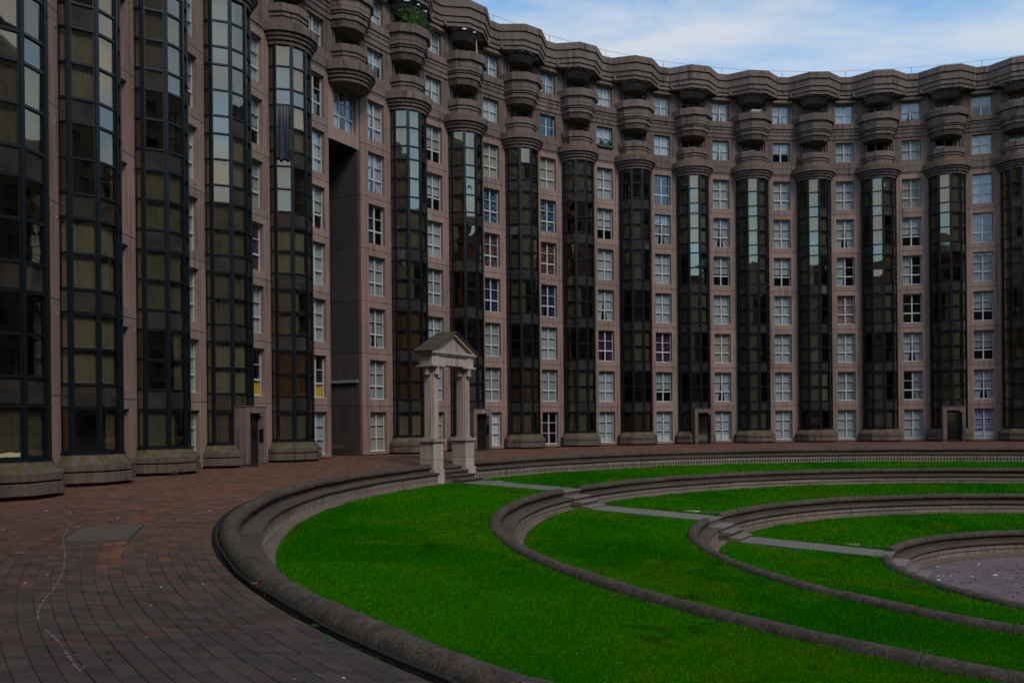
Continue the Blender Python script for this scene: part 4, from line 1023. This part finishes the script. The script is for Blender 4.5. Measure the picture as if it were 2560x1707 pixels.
# pigeon at the foot of a column
def pigeon(px, py):
    p = walk_px(px, py); P = T(p.x, p.y, gz(p)) @ Matrix.Rotation(R_(10), 4, 'Z') @ Matrix.Scale(1.1, 4)
    b = empty('pigeon', P); tag(b, 'dark grey pigeon standing at the foot of a glass column', 'pigeon')
    mb = MB(); rows = []
    for x, z, ry, rz in ((-.20, .085, .012, .006), (-.15, .095, .03, .014), (-.09, .115, .055, .042), (-.02, .125, .066, .062), (.05, .135, .062, .066), (.09, .158, .045, .052), (.115, .19, .030, .034), (.128, .22, .027, .028), (.148, .238, .027, .026), (.168, .234, .018, .018), (.18, .228, .006, .006)):
        rows.append([(x-.0*q, ry*math.cos(q*math.pi/6), z+rz*math.sin(q*math.pi/6)) for q in range(12)])
    mb.sweep(rows, None, closed=True, sm=True); fe = plain('pigeon_feather', (.035, .042, .055), .6, .3, 0, .4, 40); obj('body', mb.mesh('pigeon_body', fe), b, P)
    mb = MB(); mb.add([(.178, .006, .231), (.178, -.006, .231), (.205, 0, .222), (.178, 0, .221)], [(0, 1, 2), (0, 2, 3), (1, 3, 2), (0, 3, 1)]); obj('beak', mb.mesh('pigeon_beak', M['dark']), b, P)
    leg = plain('pigeon_leg', (.25, .06, .04), .6)
    for s_ in (-1, 1):
        mb = MB(); mb.box(.006, .016, s_*.03-.005, s_*.03+.005, .0, .075); mb.box(.0, .045, s_*.03-.004, s_*.03+.004, 0, .007); mb.box(.0, .035, s_*.03+.006, s_*.03+.014, 0, .007); mb.box(-.02, .01, s_*.03-.004, s_*.03+.004, 0, .007); obj('leg', mb.mesh('pigeon_leg', leg), b, P)
        mb = MB(); rows = []
        for x, z, h_ in ((-.19, .09, .006), (-.10, .115, .03), (0, .13, .045), (.06, .135, .03), (.08, .14, .008)): rows.append([(x, s_*(.060 if -.12 < x < .07 else .03)+s_*.008, z-h_), (x, s_*(.066 if -.12 < x < .07 else .034)+s_*.008, z), (x, s_*(.055 if -.12 < x < .07 else .03)+s_*.006, z+h_)])
        mb.sweep(rows, None, sm=True); obj('wing', mb.mesh('pigeon_wing', plain('pigeon_wing', (.02, .026, .036), .5, .3, 0, .3, 60)), b, P)
pigeon(438, 1197)

# dark curtain hanging out of an open pane on the column beside the passage
C4 = colM(4); F4 = C4 @ facetM(1)
mb = MB(); rows = []
zt = GZ[16]-.06
for k in range(13):
    z = zt-k*.205; q = k/12; rows.append([(-.27-.03*q+(.54+.06*q)*j/40+.012*math.sin(j*.5+k*.4), -.03-.14*min(1, k/3)-(.018+.03*q)*math.sin(j*.62+1.3*math.sin(j*.21)+k*.07)-.012*math.sin(j*1.7+k*.3), z+.05*q*math.sin(j*.31+1)) for j in range(41)])
mb.sweep(rows, None, sm=True); tag(obj('hanging_curtain', mb.mesh('hanging_curtain', plain('slate_blue_satin', (.030, .040, .055), .5, .4, 0, .3, 3)), None, F4), 'dark slate blue curtain blown out of a window, hanging down a glass column', 'curtain')

# climbing plant on a top balcony, planter in a window, parasol, drying rack
def sprays(mb, base, hgt, n, sz, spread=.18, droop=False):
    stems = []
    for _ in range(max(2, n//14)):
        p = base+Vector((random.gauss(0, spread), random.gauss(0, spread*.5), 0)); d = Vector((random.gauss(0, .25), random.gauss(0, .25), -1 if droop else 1))
        for k in range(9):
            p = p+d*hgt/9*random.uniform(.6, 1.1); d = (d+Vector((random.gauss(0, .25), random.gauss(0, .25), -.05 if not droop else 0))).normalized(); stems.append(Vector(p))
    for _ in range(n): leaf(mb, random.choice(stems)+Vector((random.gauss(0, .06), random.gauss(0, .06), random.gauss(0, .06))), sz*random.uniform(.6, 1.3))
C6 = colM(6); mb = MB()
for x, h_ in ((-.75, 1.2), (-.45, 1.5), (-.6, 1.0), (.35, 1.3), (.5, 1.0), (-.55, 1.4)): sprays(mb, Vector((x, -1.15, 23.62)), h_, 150, .055)
for x in (-1.25, 1.02): sprays(mb, Vector((x, -.95 if x < 0 else -1.22, 23.75)), .95, 60, .04, .05, True)
for x in (-.4, .45): sprays(mb, Vector((x, -1.1, 24.9)), .7, 60, .05, .1)
vine = empty('climbing_plant', C6 @ T(0, -1.2, 23.6)); tag(vine, 'green climbing plant growing over a top floor balcony', 'plant'); obj('foliage', mb.mesh('vine_foliage', LEAF), vine, C6)
mb = MB()
for x in (-.6, .4, .55): mb.box(x-.012, x+.012, -1.16, -1.135, 22.7, 25.0)
obj('stem', mb.mesh('vine_stem', DRY), vine, C6)
B9 = bayM(9); pw = empty('window_planter', B9 @ T(0, -.1, 20.5)); tag(pw, 'leafy green shrubs in a trough on a window sill below a string course', 'planter')
mb = MB(); mb.bevbox(-.62, .66, -.16, .12, 20.49, 20.68, .02); obj('trough', mb.mesh('planter_trough', plain('green_trough', (.02, .06, .03), .6)), pw, B9)
mb = MB()
for x in (-.4, -.1, .3, .5): sprays(mb, Vector((x, -.03, 20.66)), .38, 110, .05, .07)
obj('foliage', mb.mesh('planter_foliage', LEAFD), pw, B9)
C7 = colM(7); mb = MB(); rows = []
for z, rr in ((22.6, .02), (23.3, .022), (23.55, .03), (23.6, .055), (23.9, .05), (24.4, .03), (24.75, .012)): rows.append([(.35+rr*math.cos(q*.785), -1.0+rr*math.sin(q*.785), z) for q in range(8)])
mb.sweep(rows, None, closed=True, sm=True); tag(obj('closed_parasol', mb.mesh('closed_parasol', plain('cream_canvas', (.5, .47, .4), .8)), None, C7), 'closed cream parasol standing on a top floor balcony', 'parasol')
C12 = colM(12); mb = MB()
for x in (-.35, .35):
    mb.box(x-.012, x+.012, -1.15, -1.13, 22.65, 23.95); mb.box(x-.012, x+.012, -.85, -.83, 22.65, 23.95)
for k in range(6): mb.box(-.35, .35, -1.15+k*.06, -1.14+k*.06, 23.93, 23.945)
tag(obj('drying_rack', mb.mesh('drying_rack', white_l), None, C12), 'white wire drying rack standing on a top floor balcony', 'drying rack')
